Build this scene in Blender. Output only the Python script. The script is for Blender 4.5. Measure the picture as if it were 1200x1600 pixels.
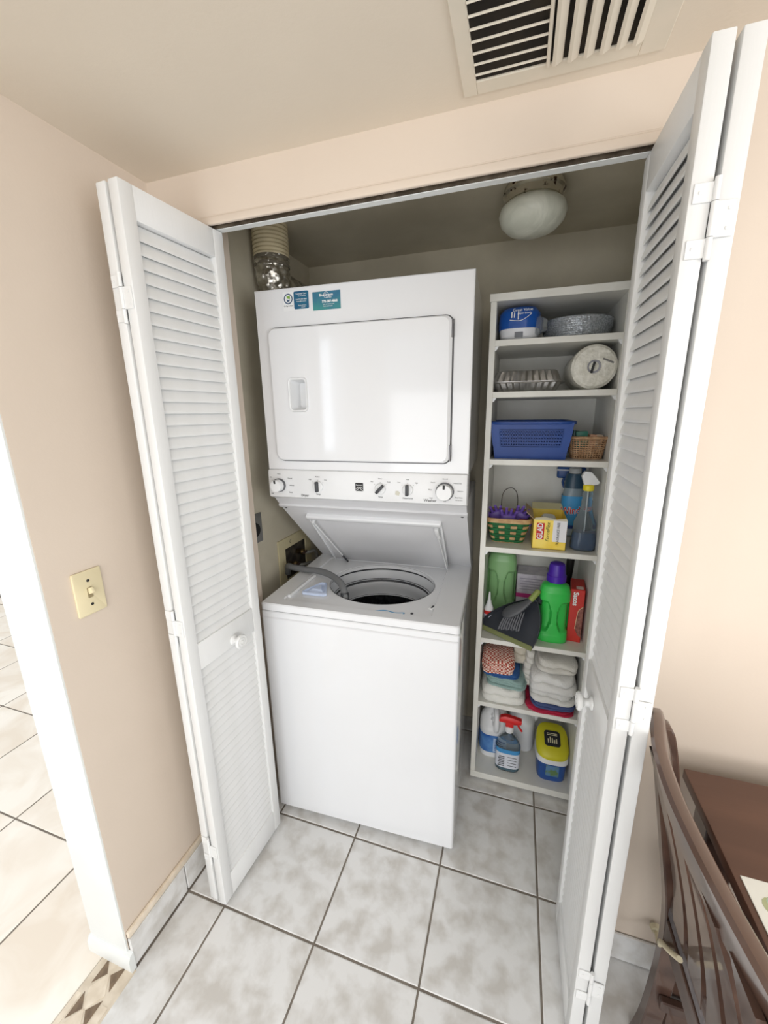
import bpy, bmesh, math, random
from mathutils import Vector, Matrix, noise
for _o in list(bpy.data.objects): bpy.data.objects.remove(_o)
random.seed(4)
PI = math.pi
SC = bpy.context.scene
COL = SC.collection

# ------------------------------------------------------------------ camera
cd = bpy.data.cameras.new('camera'); cam = bpy.data.objects.new('camera', cd); COL.objects.link(cam)
SC.camera = cam
cd.sensor_fit = 'HORIZONTAL'; cd.sensor_width = 36.0
cd.lens = 36.0 * 619.946 / 1200.0
cd.shift_x = -8.68 / 1200.0; cd.shift_y = -1.75 / 1200.0
cd.clip_start = 0.02
_y, _p, _r = [math.radians(a) for a in (-17.7273, -13.8129, -0.7314)]
_fw = Vector((math.sin(_y)*math.cos(_p), math.cos(_y)*math.cos(_p), math.sin(_p)))
_rt = Vector((math.cos(_y), -math.sin(_y), 0)); _up = _rt.cross(_fw)
_R = math.cos(_r)*_rt + math.sin(_r)*_up; _U = -math.sin(_r)*_rt + math.cos(_r)*_up
m = Matrix((_R, _U, -_fw)).transposed().to_4x4(); m.translation = Vector((.6248, -1.243, 1.5246))
cam.matrix_world = m

# ------------------------------------------------------------------ world, lights, exposure
w = bpy.data.worlds.new('world'); SC.world = w; w.use_nodes = True
bg = w.node_tree.nodes['Background']; bg.inputs[0].default_value = (0.93, 0.97, 1.0, 1); bg.inputs[1].default_value = .95
def area(name, loc, aim, sx, sy, power, col=(1, 1, 1)):
    l = bpy.data.lights.new(name, 'AREA'); l.shape = 'RECTANGLE'; l.size = sx; l.size_y = sy; l.energy = power; l.color = col
    o = bpy.data.objects.new(name, l); COL.objects.link(o); o.location = loc
    o.rotation_euler = (Vector(aim) - Vector(loc)).to_track_quat('-Z', 'Y').to_euler()
    return o
area('patio_door_daylight', (.75, -3.3, .95), (0.4, 0.0, 1.25), 2.6, 1.6, 30, (.98, .99, 1.0))
area('dining_window_daylight', (3.1, -2.3, 1.15), (-.3, -.45, 1.1), 1.6, 1.7, 32, (.98, .99, 1.0))
area('kitchen_ceiling_light', (1.0, -2.6, 2.35), (0.3, -.6, 0.0), 1.2, .8, 16, (1.0, .99, .97))
area('far_room_daylight', (-2.6, -1.8, 2.3), (-1.9, -.5, 0), 1.6, 1.6, 4, (1.0, .99, .97))
SC.view_settings.view_transform = 'Standard'; SC.view_settings.look = 'None'
SC.view_settings.gamma = 1.0; SC.view_settings.use_curve_mapping = False
SC.view_settings.exposure = 0.36

# ------------------------------------------------------------------ materials
def lin(c):
    c = c/255.0
    return c/12.92 if c <= .04045 else ((c+.055)/1.055)**2.4
def rgb(c): return (lin(c[0]), lin(c[1]), lin(c[2]), 1)
MATS = {}
def mat(name, c, rough=.5, metal=0, c2=None, scale=8, bump=0, bscale=60, trans=0, ior=1.45, coat=0, lo=.4, hi=.65, emit=0, aniso=(1,1,1), spec=None, detail=4, distort=0):
    if name in MATS: return MATS[name]
    mt = bpy.data.materials.new(name); mt.use_nodes = True; N = mt.node_tree.nodes; L = mt.node_tree.links
    b = N['Principled BSDF']; b.inputs['Base Color'].default_value = rgb(c); b.inputs['Roughness'].default_value = rough
    b.inputs['Metallic'].default_value = metal; b.inputs['IOR'].default_value = ior
    b.inputs['Transmission Weight'].default_value = trans; b.inputs['Coat Weight'].default_value = coat; b.inputs['Coat Roughness'].default_value = .05
    if spec is not None: b.inputs['Specular IOR Level'].default_value = spec
    tc = N.new('ShaderNodeTexCoord'); mp = N.new('ShaderNodeMapping'); mp.inputs['Scale'].default_value = aniso
    L.new(tc.outputs['Object'], mp.inputs['Vector'])
    nz = N.new('ShaderNodeTexNoise'); nz.inputs['Scale'].default_value = scale; nz.inputs['Detail'].default_value = detail; nz.inputs['Distortion'].default_value = distort
    L.new(mp.outputs[0], nz.inputs['Vector'])
    rp = N.new('ShaderNodeValToRGB'); rp.color_ramp.elements[0].position = lo; rp.color_ramp.elements[1].position = hi
    if c2 is None: c2 = tuple(max(0, v*.97) for v in c)
    rp.color_ramp.elements[0].color = rgb(c2); rp.color_ramp.elements[1].color = rgb(c)
    L.new(nz.outputs['Fac'], rp.inputs[0]); L.new(rp.outputs[0], b.inputs['Base Color'])
    if bump:
        n2 = N.new('ShaderNodeTexNoise'); n2.inputs['Scale'].default_value = bscale; n2.inputs['Detail'].default_value = 3
        L.new(mp.outputs[0], n2.inputs['Vector'])
        bp = N.new('ShaderNodeBump'); bp.inputs['Strength'].default_value = bump; bp.inputs['Distance'].default_value = .004
        L.new(n2.outputs['Fac'], bp.inputs['Height']); L.new(bp.outputs[0], b.inputs['Normal'])
    if emit:
        b.inputs['Emission Color'].default_value = rgb(c); b.inputs['Emission Strength'].default_value = emit
    MATS[name] = mt
    return mt
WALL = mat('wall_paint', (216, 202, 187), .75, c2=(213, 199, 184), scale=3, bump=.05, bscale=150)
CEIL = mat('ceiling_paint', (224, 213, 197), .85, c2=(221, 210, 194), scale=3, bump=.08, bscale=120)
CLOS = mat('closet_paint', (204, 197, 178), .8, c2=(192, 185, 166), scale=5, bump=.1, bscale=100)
TRIM = mat('white_trim_paint', (224, 227, 226), .35, c2=(220, 223, 222), scale=6)
DOORW = mat('white_door_paint', (227, 228, 228), .38, c2=(221, 222, 221), scale=9, bump=.08, bscale=160, aniso=(1, 1, .15))
TILE = mat('grey_ceramic_tile', (224, 224, 223), .22, c2=(198, 195, 190), scale=15, lo=.34, hi=.58, detail=5, distort=.15)
TILE2 = mat('cream_ceramic_tile', (240, 234, 224), .3, c2=(226, 215, 200), scale=4, lo=.35, hi=.6, detail=5, distort=1.2)
GROUT = mat('grout', (128, 120, 110), .9, c2=(112, 104, 95), scale=30)
ENAMEL = mat('white_enamel', (227, 229, 232), .14, c2=(225, 227, 230), scale=2, coat=.4)
PLAST = mat('white_plastic', (228, 230, 232), .32, scale=4)
PANELG = mat('shaded_white_enamel', (214, 215, 218), .3, c2=(209, 210, 213), scale=3)  # greyer copy of the white enamel, with shade put into the colour
DARK = mat('dark_gap', (40, 40, 40), .7)
BLACK = mat('black_plastic', (22, 22, 23), .4)
CHAR = mat('charcoal_plastic', (62, 64, 68), .45, c2=(54, 56, 60), scale=20)
SHELFW = mat('white_melamine', (226, 226, 220), .4, c2=(219, 218, 211), scale=10)
STONE = mat('cream_stone', (224, 212, 194), .4, c2=(208, 194, 174), scale=30)
BROWNST = mat('brown_stone', (128, 108, 86), .45, c2=(104, 86, 68), scale=40)
WOOD = mat('dark_wood', (100, 76, 64), .28, c2=(64, 46, 40), scale=14, aniso=(1, .12, 1), coat=.6, lo=.3, hi=.7)
TABLEM = mat('table_wood', (116, 84, 69), .38, c2=(98, 70, 58), scale=10, aniso=(.2, 1, 1), bump=.03, bscale=200)
CHROME = mat('brushed_metal', (190, 190, 190), .3, 1, scale=20)

# ------------------------------------------------------------------ helpers
def done(me, smooth=True, ang=35):
    if smooth:
        for p in me.polygons: p.use_smooth = True
        me.set_sharp_from_angle(angle=math.radians(ang))
    return me
def link(name, me, mt, parent=None, loc=None, rot=None):
    if mt is not None and (len(me.materials) == 0): me.materials.append(mt)
    o = bpy.data.objects.new(name, me); COL.objects.link(o)
    if parent is not None: o.parent = parent
    if loc is not None: o.location = loc
    if rot is not None: o.rotation_euler = rot
    return o
def tag(o, label=None, cat=None, group=None, kind=None):
    if label: o['label'] = label
    if cat: o['category'] = cat
    if group: o['group'] = group
    if kind: o['kind'] = kind
    return o
def thing(name, label, cat, loc=(0, 0, 0), rz=0, group=None, kind=None, rot=None):
    o = bpy.data.objects.new(name, None); COL.objects.link(o); o.location = loc
    o.rotation_euler = rot if rot else (0, 0, rz); o.empty_display_size = .05
    return tag(o, label, cat, group, kind)
def from_bm(bm, smooth=True, ang=35):
    bmesh.ops.recalc_face_normals(bm, faces=bm.faces)
    me = bpy.data.meshes.new('m'); bm.to_mesh(me); bm.free()
    return done(me, smooth, ang)
def add_box(bm, x0, x1, y0, y1, z0, z1, bev=0, seg=2, M=None):
    b2 = bmesh.new(); bmesh.ops.create_cube(b2, size=1)
    for v in b2.verts:
        v.co = Vector(((x0+x1)/2 + v.co.x*(x1-x0), (y0+y1)/2 + v.co.y*(y1-y0), (z0+z1)/2 + v.co.z*(z1-z0)))
    if bev: bmesh.ops.bevel(b2, geom=b2.edges[:], offset=bev, segments=seg, affect='EDGES', profile=.5)
    if M is not None: b2.transform(M)
    t = bpy.data.meshes.new('t'); b2.to_mesh(t); b2.free(); bm.from_mesh(t); bpy.data.meshes.remove(t)
def box(x0, x1, y0, y1, z0, z1, bev=0, seg=2, M=None):
    bm = bmesh.new(); add_box(bm, x0, x1, y0, y1, z0, z1, bev, seg, M); return from_bm(bm)
def boxes(lst, bev=0, seg=1):
    bm = bmesh.new()
    for a in lst: add_box(bm, *a[:6], bev, seg)
    return from_bm(bm)
def add_loft(bm, rings, cap0=True, cap1=True, closed=True):
    vs = [[bm.verts.new(p) for p in r] for r in rings]; n = len(rings[0])
    for a, b in zip(vs, vs[1:]):
        for i in range(n if closed else n-1):
            j = (i+1) % n; bm.faces.new((a[i], a[j], b[j], b[i]))
    if cap0: bm.faces.new(list(reversed(vs[0])))
    if cap1: bm.faces.new(vs[-1])
    return vs
def sring(z, rx, ry, e=2, ox=0, oy=0, n=48):
    out = []
    if e > 3.4:                                   # even spacing along the outline for boxy sections
        D = 720; q = []
        for i in range(D+1):
            t = 2*PI*i/D; c, s = math.cos(t), math.sin(t)
            q.append((rx*math.copysign(abs(c)**(2/e), c), ry*math.copysign(abs(s)**(2/e), s)))
        acc = [0]
        for a, b in zip(q, q[1:]): acc.append(acc[-1]+math.hypot(b[0]-a[0], b[1]-a[1]))
        k = 0
        for i in range(n):
            L_ = acc[-1]*i/n
            while acc[k+1] < L_: k += 1
            f = (L_-acc[k])/((acc[k+1]-acc[k]) or 1)
            out.append(Vector((ox+q[k][0]+(q[k+1][0]-q[k][0])*f, oy+q[k][1]+(q[k+1][1]-q[k][1])*f, z)))
        return out
    for i in range(n):
        t = 2*PI*i/n; c, s = math.cos(t), math.sin(t)
        out.append(Vector((ox + rx*math.copysign(abs(c)**(2/e), c), oy + ry*math.copysign(abs(s)**(2/e), s), z)))
    return out
def lofted(secs, n=48, disp=None, caps=(True, True), ang=40):
    """secs: (z, rx, ry, exponent, ox, oy)"""
    bm = bmesh.new(); add_loft(bm, [sring(*(list(s)+[2, 0, 0][len(s)-3:]), n=n) if len(s) < 6 else sring(*s, n=n) for s in secs], *caps)
    if disp:
        for v in bm.verts: v.co = v.co + Vector(disp(v.co))
    return from_bm(bm, ang=ang)
def dense(secs, step=.006):
    out = []
    for a, b in zip(secs, secs[1:]):
        a = list(a)+[2, 0, 0][len(a)-3:]; b = list(b)+[2, 0, 0][len(b)-3:]
        k = max(1, int(abs(b[0]-a[0])/step))
        for i in range(k): out.append([a[q]+(b[q]-a[q])*i/k for q in range(6)])
    out.append(list(secs[-1])+[2, 0, 0][len(secs[-1])-3:])
    return out
def lathe(prof, n=40, axis='z', caps=(False, False), ang=35):
    bm = bmesh.new(); rings = []
    for r, z in prof:
        ring = []
        for i in range(n):
            t = 2*PI*i/n; a, b = r*math.cos(t), r*math.sin(t)
            ring.append({'z': Vector((a, b, z)), 'y': Vector((a, z, b)), 'x': Vector((z, a, b))}[axis])
        rings.append(ring)
    add_loft(bm, rings, caps[0], caps[1])
    bmesh.ops.remove_doubles(bm, verts=bm.verts, dist=1e-6)
    return from_bm(bm, ang=ang)
def smooth_path(pts, k=6):
    pts = [Vector(p) for p in pts]
    if len(pts) < 3: return pts
    out = []; P = [pts[0]*2-pts[1]] + pts + [pts[-1]*2-pts[-2]]
    for i in range(1, len(P)-2):
        p0, p1, p2, p3 = P[i-1:i+3]
        for q in range(k):
            t = q/k; out.append(.5*((2*p1)+(-p0+p2)*t+(2*p0-5*p1+4*p2-p3)*t*t+(-p0+3*p1-3*p2+p3)*t**3))
    out.append(pts[-1]); return out
def add_tube(bm, pts, r, n=10, k=6, rad=None):
    pts = smooth_path(pts, k); rings = []; up = None
    for i, p in enumerate(pts):
        d = (pts[min(i+1, len(pts)-1)]-pts[max(i-1, 0)]).normalized()
        if up is None: up = d.orthogonal().normalized()
        up = (up - d*up.dot(d)).normalized(); s = d.cross(up)
        rr = rad(i/(len(pts)-1)) if rad else r
        rings.append([p + (up*math.cos(2*PI*j/n) + s*math.sin(2*PI*j/n))*rr for j in range(n)])
    add_loft(bm, rings)
def tube(pts, r, n=10, k=6, rad=None):
    bm = bmesh.new(); add_tube(bm, pts, r, n, k, rad); return from_bm(bm, ang=50)
def rrect(w, h, r, k=6, cx=0, cy=0):
    out = []
    for (sx, sy, a0) in ((1, 1, 0), (-1, 1, PI/2), (-1, -1, PI), (1, -1, 3*PI/2)):
        for i in range(k+1):
            a = a0 + PI/2*i/k; out.append((cx+sx*(w/2-r)+r*math.cos(a), cy+sy*(h/2-r)+r*math.sin(a)))
    return out
def slab(poly, t, bev=0, plane='xz', front=0):
    """a 2-D outline extruded. plane xz: front face at y=front, body goes to y=front+t. plane xy: z from front to front+t"""
    n = len(poly); cx = sum(p[0] for p in poly)/n; cy = sum(p[1] for p in poly)/n
    def P(p, d, ins):
        x, y = p
        if ins:
            dx, dy = cx-x, cy-y; l = math.hypot(dx, dy) or 1; x += dx/l*ins; y += dy/l*ins
        return Vector((x, front+d, y)) if plane == 'xz' else (Vector((x, y, front+d)) if plane == 'xy' else Vector((front+d, x, y)))
    if bev: lv = [(0, bev), (bev*.3, bev*.3), (bev, 0), (t-bev, 0), (t-bev*.3, bev*.3), (t, bev)]
    else: lv = [(0, 0), (t, 0)]
    bm = bmesh.new(); add_loft(bm, [[P(p, d, i) for p in poly] for d, i in lv]); return from_bm(bm, ang=30)
def ray_poly(poly, c, a):
    d = (math.cos(a), math.sin(a)); best = None; n = len(poly)
    for i in range(n):
        x1, y1 = poly[i]; x2, y2 = poly[(i+1) % n]; ex, ey = x2-x1, y2-y1
        den = d[0]*ey-d[1]*ex
        if abs(den) < 1e-12: continue
        t = ((x1-c[0])*ey-(y1-c[1])*ex)/den; s = ((x1-c[0])*d[1]-(y1-c[1])*d[0])/den
        if t > 0 and -1e-6 <= s <= 1+1e-6 and (best is None or t > best): best = t
    return (c[0]+d[0]*best, c[1]+d[1]*best)
def nested(polys, c, n=72):
    an = [2*PI*i/n for i in range(n)]
    for p in polys:
        if len(p) < 60: an += [math.atan2(q[1]-c[1], q[0]-c[0]) % (2*PI) for q in p]
    an = sorted(set(round(a, 5) for a in an))
    return [[ray_poly(p, c, a) for a in an] for p in polys]
def text_mesh(body, size, mt, ext=.0002, align='CENTER', bold=0, squeeze=1, shear=0):
    c = bpy.data.curves.new('t', 'FONT'); c.body = body; c.size = size; c.align_x = align; c.align_y = 'CENTER'; c.extrude = ext; c.offset = bold; c.shear = shear
    c.resolution_u = 3
    o = bpy.data.objects.new('t', c); COL.objects.link(o)
    me = bpy.data.meshes.new_from_object(o); bpy.data.objects.remove(o); bpy.data.curves.remove(c)
    me.materials.clear(); me.materials.append(mt)
    if squeeze != 1:
        for v in me.vertices: v.co.x *= squeeze
    return me
def text(name, body, size, mt, parent, loc, rot=(PI/2, 0, 0), **k):
    return link(name, text_mesh(body, size, mt, **k), mt, parent, loc, rot)
INK = mat('grey_ink', (96, 98, 102), .6); INKB = mat('black_ink', (30, 30, 32), .6); INKW = mat('white_ink', (240, 242, 242), .6)
INKR = mat('red_ink', (205, 40, 38), .5); INKBL = mat('blue_ink', (35, 70, 150), .5)
def S(name, me, mt, label, cat, group=None):
    return tag(link(name, me, mt), label, cat, group, 'structure')
exec_parts = []

# ================================================================== THE SETTING
CZ = 2.112; CZC = 2.157; FY = -.285
# floor
fl = S('floor', box(-4.4, 3.2, -3.4, 1.6, -.06, -.0015), GROUT, 'tiled floor of pale grey squares with dark grout running into the closet', 'floor')
_tc = {}
def tile_mesh(w, d, mt, key):
    if key in _tc: return _tc[key]
    b = .0025; h = .0015
    vs = [(0, 0, -h), (w, 0, -h), (w, d, -h), (0, d, -h), (b, b, 0), (w-b, b, 0), (w-b, d-b, 0), (b, d-b, 0)]
    fs = [(4, 5, 6, 7), (0, 1, 5, 4), (1, 2, 6, 5), (2, 3, 7, 6), (3, 0, 4, 7)]
    me = bpy.data.meshes.new('tile'); me.from_pydata(vs, [], fs); me.materials.append(mt); _tc[key] = me; return me
# the tile material uses a per-object offset so that tiles sharing a mesh are not identical
for mt in (TILE, TILE2):
    N = mt.node_tree.nodes; L = mt.node_tree.links
    oi = N.new('ShaderNodeObjectInfo'); mu = N.new('ShaderNodeVectorMath'); mu.operation = 'SCALE'; mu.inputs[0].default_value = (37, 53, 19)
    L.new(oi.outputs['Random'], mu.inputs['Scale'])
    ad = N.new('ShaderNodeVectorMath'); ad.operation = 'ADD'
    mp = [n for n in N if n.type == 'MAPPING'][0]
    L.new(mp.outputs[0], ad.inputs[0]); L.new(mu.outputs[0], ad.inputs[1])
    for n in N:
        if n.type == 'TEX_NOISE': L.new(ad.outputs[0], n.inputs['Vector'])
def lay(x0, x1, y0, y1, gx, gy, s, g, mt):
    i0, i1 = math.floor((x0-gx)/s), math.ceil((x1-gx)/s); j0, j1 = math.floor((y0-gy)/s), math.ceil((y1-gy)/s)
    for i in range(i0, i1):
        for j in range(j0, j1):
            a, b = max(gx+i*s+g/2, x0), min(gx+(i+1)*s-g/2, x1); c, d = max(gy+j*s+g/2, y0), min(gy+(j+1)*s-g/2, y1)
            if b-a < .01 or d-c < .01: continue
            link('tile', tile_mesh(b-a, d-c, mt, (round(b-a, 4), round(d-c, 4), mt.name)), mt, fl, (a, c, 0))
lay(-.318, 2.2, -2.1, .53, .1405, -.2011, .3184, .006, TILE)
lay(-3.6, -.435, -2.2, 1.3, -.758, -.525, .403, .006, TILE2)
# threshold strip of stone diamonds in the doorway
th = S('trim_1', box(-.433, -.312, -1.9, -.72, -.02, .0005, .001), STONE, 'stone threshold strip inlaid with brown diamonds between two tiled floors', 'threshold')
def tri(p, key):
    cx = sum(q[0] for q in p)/len(p); cy = sum(q[1] for q in p)/len(p)
    return slab([(cx+(q[0]-cx)*.95, cy+(q[1]-cy)*.95) for q in p], .0016, 0, 'xy', 0)
tl = tri([(-.411, -.722), (-.384, -.75), (-.411, -.778)], 0); tr = tri([(-.345, -.722), (-.345, -.778), (-.374, -.75)], 0)
td = tri([(-.3795, -.745), (-.348, -.785), (-.3795, -.825), (-.408, -.785)], 0)
td2 = slab(rrect(.016, .9, .002, 2, -.423, -1.25), .0014, 0, 'xy'); td3 = slab(rrect(.022, .9, .002, 2, -.330, -1.25), .0014, 0, 'xy')
for k in range(14):
    link('stone_triangle', tl, BROWNST, th, (0, -.0705*k, 0)); link('stone_triangle', tr, BROWNST, th, (0, -.0705*k, 0))
    link('stone_diamond', td, STONE, th, (0, -.0705*k, 0))
link('border_strip', td2, STONE, th); link('border_strip', td3, STONE, th)

# ceiling with thickness
S('ceiling', box(-.60, 3.2, -2.0, -.221, CZ, CZ+.12), CEIL, 'low beige painted ceiling over the hall and closet', 'ceiling')
# left partition
S('wall_left', box(-.473, -.333, -.715, .62, 0, 2.2), WALL, 'beige painted partition wall on the left with a light switch', 'wall')
S('trim_2', boxes([(-.473, -.334, -.7205, -.7145, .06, CZ)], .001), TRIM, 'white painted end of the left partition wall', 'trim')
# block at the foot of the wall end
b = bmesh.new(); prof = [(-.0, 0), (-.014, 0), (-.017, .012), (-.016, .045), (-.011, .058), (0, .062)]
ring = lambda x: [Vector((x, -.7145+p[0], p[1])) for p in prof]
add_loft(b, [ring(-.478), ring(-.318)])
S('baseboard_end', from_bm(b), TRIM, 'rounded white base block at the foot of the partition end', 'baseboard')
# closet and front walls
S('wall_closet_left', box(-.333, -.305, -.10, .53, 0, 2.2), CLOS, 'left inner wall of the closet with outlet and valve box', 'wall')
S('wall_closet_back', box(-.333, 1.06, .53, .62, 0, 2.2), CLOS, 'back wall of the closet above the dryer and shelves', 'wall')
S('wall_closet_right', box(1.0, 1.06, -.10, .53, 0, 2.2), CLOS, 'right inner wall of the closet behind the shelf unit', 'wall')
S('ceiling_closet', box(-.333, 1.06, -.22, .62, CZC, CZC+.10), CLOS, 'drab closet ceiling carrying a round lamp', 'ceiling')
S('wall_front_left', box(-.333, -.238, FY, -.10, 0, CZC), WALL, 'narrow beige wall return behind the left folding door', 'wall')
b = bmesh.new(); add_box(b, -.238, .925, FY, -.241, 2.013, CZC); add_box(b, -.238, .925, FY+.0004, FY+.006, 1.9935, 2.0135)
add_box(b, -.238, .925, FY-.003, FY+.007, 1.992, 2.010, .003, 3)
S('wall_header', from_bm(b), WALL, 'beige header wall above the closet opening', 'wall')
S('wall_front_right', box(.925, 3.2, FY, -.10, 0, CZC), WALL, 'beige wall to the right of the closet behind the chair', 'wall')
S('wall_front_jamb', box(.915, .925, -.275, -.10, 0, 2.012), TRIM, 'white side jamb of the closet opening on the right', 'jamb')
tk = tag(link('trim_3', boxes([(-.238, .915, -.262, -.241, 1.990, 2.013)], .001), TRIM), 'long white door track rail under the closet header', 'track', None, 'structure')
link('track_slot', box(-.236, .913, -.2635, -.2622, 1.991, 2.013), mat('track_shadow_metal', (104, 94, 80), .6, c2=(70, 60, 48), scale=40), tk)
# baseboards of tile on the left wall: cap + tiles
bb = S('baseboard_left', box(-.333, -.329, -.7145, -.286, 0, .118), GROUT, 'row of grey baseboard tiles along the left wall', 'baseboard')
link('cap', box(-.333, -.322, -.7145, -.286, .106, .130, .004, 2), STONE, bb)
for a, c in ((-.7145, -.521), (-.517, -.287)):
    link('tile', box(-.330, -.3215, a, c, .003, .105, .0015, 1), TILE, bb)
bb = S('baseboard_right', box(.93, 3.0, -.289, -.285, 0, .092), GROUT, 'row of grey baseboard tiles on the right wall behind the chair', 'baseboard')
for i in range(6):
    link('tile', box(.93+.318*i, .93+.318*i+.315, -.2945, -.287, .003, .096, .0015, 1), TILE, bb)

# room beyond / behind the camera
S('wall_back', box(.4, 3.2, -3.5, -3.4, 0, 2.6), WALL, 'beige wall behind the viewer', 'wall')
S('wall_far_left', box(-4.5, -4.4, -3.4, 1.6, 0, 2.6), WALL, 'far wall of the room beyond the partition', 'wall')
wn = thing('window_1', 'tall narrow window with pale daylight and a white frame behind the viewer', 'window', (-1.38, -3.45, 0), 0, None, 'structure')
link('window_frame', boxes([(-.20, -.15, -.04, .04, 1.05, 2.40), (.15, .20, -.04, .04, 1.05, 2.40), (-.15, .15, -.04, .04, 1.05, 1.10), (-.15, .15, -.04, .04, 2.35, 2.40)] + [(-.15, .15, -.02, .03, 1.35+.22*k, 1.365+.22*k) for k in range(5)], .002), TRIM, wn)
PANE = mat('daylit_pane', (235, 244, 255), .5, emit=4)
link('pane', box(-.15, .15, -.01, 0, 1.10, 2.35), PANE, wn)
S('wall_back_left', boxes([(-2.6, -1.58, -3.5, -3.4, 0, 2.6), (-1.18, -.6, -3.5, -3.4, 0, 2.6), (-1.58, -1.18, -3.5, -3.4, 0, 1.05), (-1.58, -1.18, -3.5, -3.4, 2.4, 2.6)]), WALL, 'beige wall around the tall narrow window behind the viewer', 'wall')

# ================================================================== CEILING VENT
vt = thing('ceiling_vent', 'white metal air vent in the ceiling with two directions of slats', 'vent', (.6248*.071, -1.243*.071, CZ)); vt.scale = (.929, .929, .929)
VW = mat('vent_enamel', (222, 212, 196), .45, c2=(216, 208, 192), scale=12)
bm = bmesh.new()
for a in ((.478, .506, -.70, -.245), (.792, .835, -.70, -.245), (.5055, .7925, -.279, -.245), (.5055, .7925, -.70, -.67)):
    add_box(bm, *a, -.005, .002, .0015, 1)
link('frame', from_bm(bm), VW, vt)
link('shaded_opening_plate', box(.50, .80, -.675, -.275, -.0015, .001), mat('vent_shade', (46, 38, 28), .9, c2=(26, 20, 14), scale=12), vt)  # flat plate instead of a hole; the duct's inner shade is its dark colour
link('divider', box(.634, .6405, -.672, -.276, -.0095, 0, .0015, 1), VW, vt)
sm = box(.506, .635, -.0012, .0012, -.0075, -.0035, .0008, 1)
for k in range(16): link('slat', sm, VW, vt, (0, -.297-.0243*k, 0))
bm = bmesh.new(); ring = lambda y: [Vector((p[0], y, p[1])) for p in ((0, -.0105), (.006, -.0115), (.0175, -.006), (.0185, -.002), (.0165, -.004), (.006, -.0095))]
add_loft(bm, [ring(-.672), ring(-.279)]); sm = from_bm(bm)
for k in range(6): link('slat', sm, VW, vt, (.6445+.0262*k, 0, 0))

# ================================================================== CLOSET LAMP
lt = thing('ceiling_lamp', 'mushroom shaped frosted glass closet lamp with a rusty chrome collar', 'lamp', (.628, .150, CZC))
RUST = mat('rusty_chrome', (214, 208, 194), .25, .9, c2=(70, 46, 32), scale=34, lo=.43, hi=.47, detail=7)
link('collar', lathe([(.0, -.0), (.076, -.0), (.084, -.012), (.086, -.024), (.079, -.029), (.077, -.046), (.072, -.050), (.0, -.050)], 48), RUST, lt)
GL = mat('frosted_glass', (232, 234, 222), .3, c2=(208, 211, 198), scale=9, distort=2)
link('globe', lathe([(.06, -.046), (.078, -.050), (.090, -.060), (.0945, -.076), (.088, -.096), (.070, -.114), (.042, -.125), (.0, -.129)], 56), GL, lt)

# ================================================================== LIGHT SWITCH
sw = thing('light_switch', 'almond coloured toggle switch plate on the left wall', 'switch', (-.333, -.626, 1.118))
ALM = mat('almond_plastic', (226, 214, 178), .4)
link('plate', slab(rrect(.068, .110, .004), .006, .0025, 'yz', 0), ALM, sw)
link('toggle', box(.004, .020, -.004, .004, -.006, .009, .002, 2, Matrix.Rotation(-.35, 4, 'Y')), ALM, sw)
link('toggle_slot', slab(rrect(.012, .026, .002), .0008, 0, 'yz', .006), mat('almond_shadow', (150, 136, 104), .6), sw)
for z in (.030, -.030): link('screw', lathe([(0, .0075), (.0032, .0072), (.0036, .006)], 14, 'x'), DARK, sw, (0, 0, z))

# ================================================================== BIFOLD LOUVRED DOORS
HD = 1.988
T_ = .027
def leaf_mesh(W):
    bm = bmesh.new(); s = .033; t = T_/2
    add_box(bm, 0, s, -t, t, 0, HD-.02, .0022, 2); add_box(bm, W-s, W, -t, t, 0, HD-.02, .0022, 2)
    for z0, z1 in ((1.902, HD-.02), (.828, .908), (0, .088)):
        add_box(bm, s-.001, W-s+.001, -t+.0006, t-.0006, z0, z1, .0022, 2)
    return from_bm(bm, ang=30)
def slat_mesh(W):
    s = .033; bm = bmesh.new(); h, t = .0180, .0028
    prof = []
    for i in range(12):
        a = 2*PI*i/12; prof.append((h*(abs(math.cos(a))**.6)*math.copysign(1, math.cos(a)), t*(abs(math.sin(a))**.7)*math.copysign(1, math.sin(a))))
    ca, sa = math.cos(math.radians(71)), math.sin(math.radians(71))
    ring = lambda x: [Vector((x, p[0]*ca-p[1]*sa, p[0]*sa+p[1]*ca)) for p in prof]
    add_loft(bm, [ring(s-.003), ring(W-s+.003)]); return from_bm(bm, ang=50)
LW = .281
LM, SM = leaf_mesh(LW), slat_mesh(LW)
SM2 = SM.copy(); 
for v in SM2.vertices: v.co.y = -v.co.y
SM2.flip_normals()
def leaf(parent, P0, u, side):
    """P0: near bottom corner of the visible face's mid plane; side: +1 when the visible face is at local +y"""
    o = link('door_leaf', LM, DOORW, parent, P0, (0, 0, math.atan2(u[1], u[0])))
    sm = SM2 if side > 0 else SM
    for k in range(36): link('slat', sm, DOORW, o, (0, 0, .922+.0275*k))
    for k in range(27): link('slat', sm, DOORW, o, (0, 0, .101+.0274*k))
    return o
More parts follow.
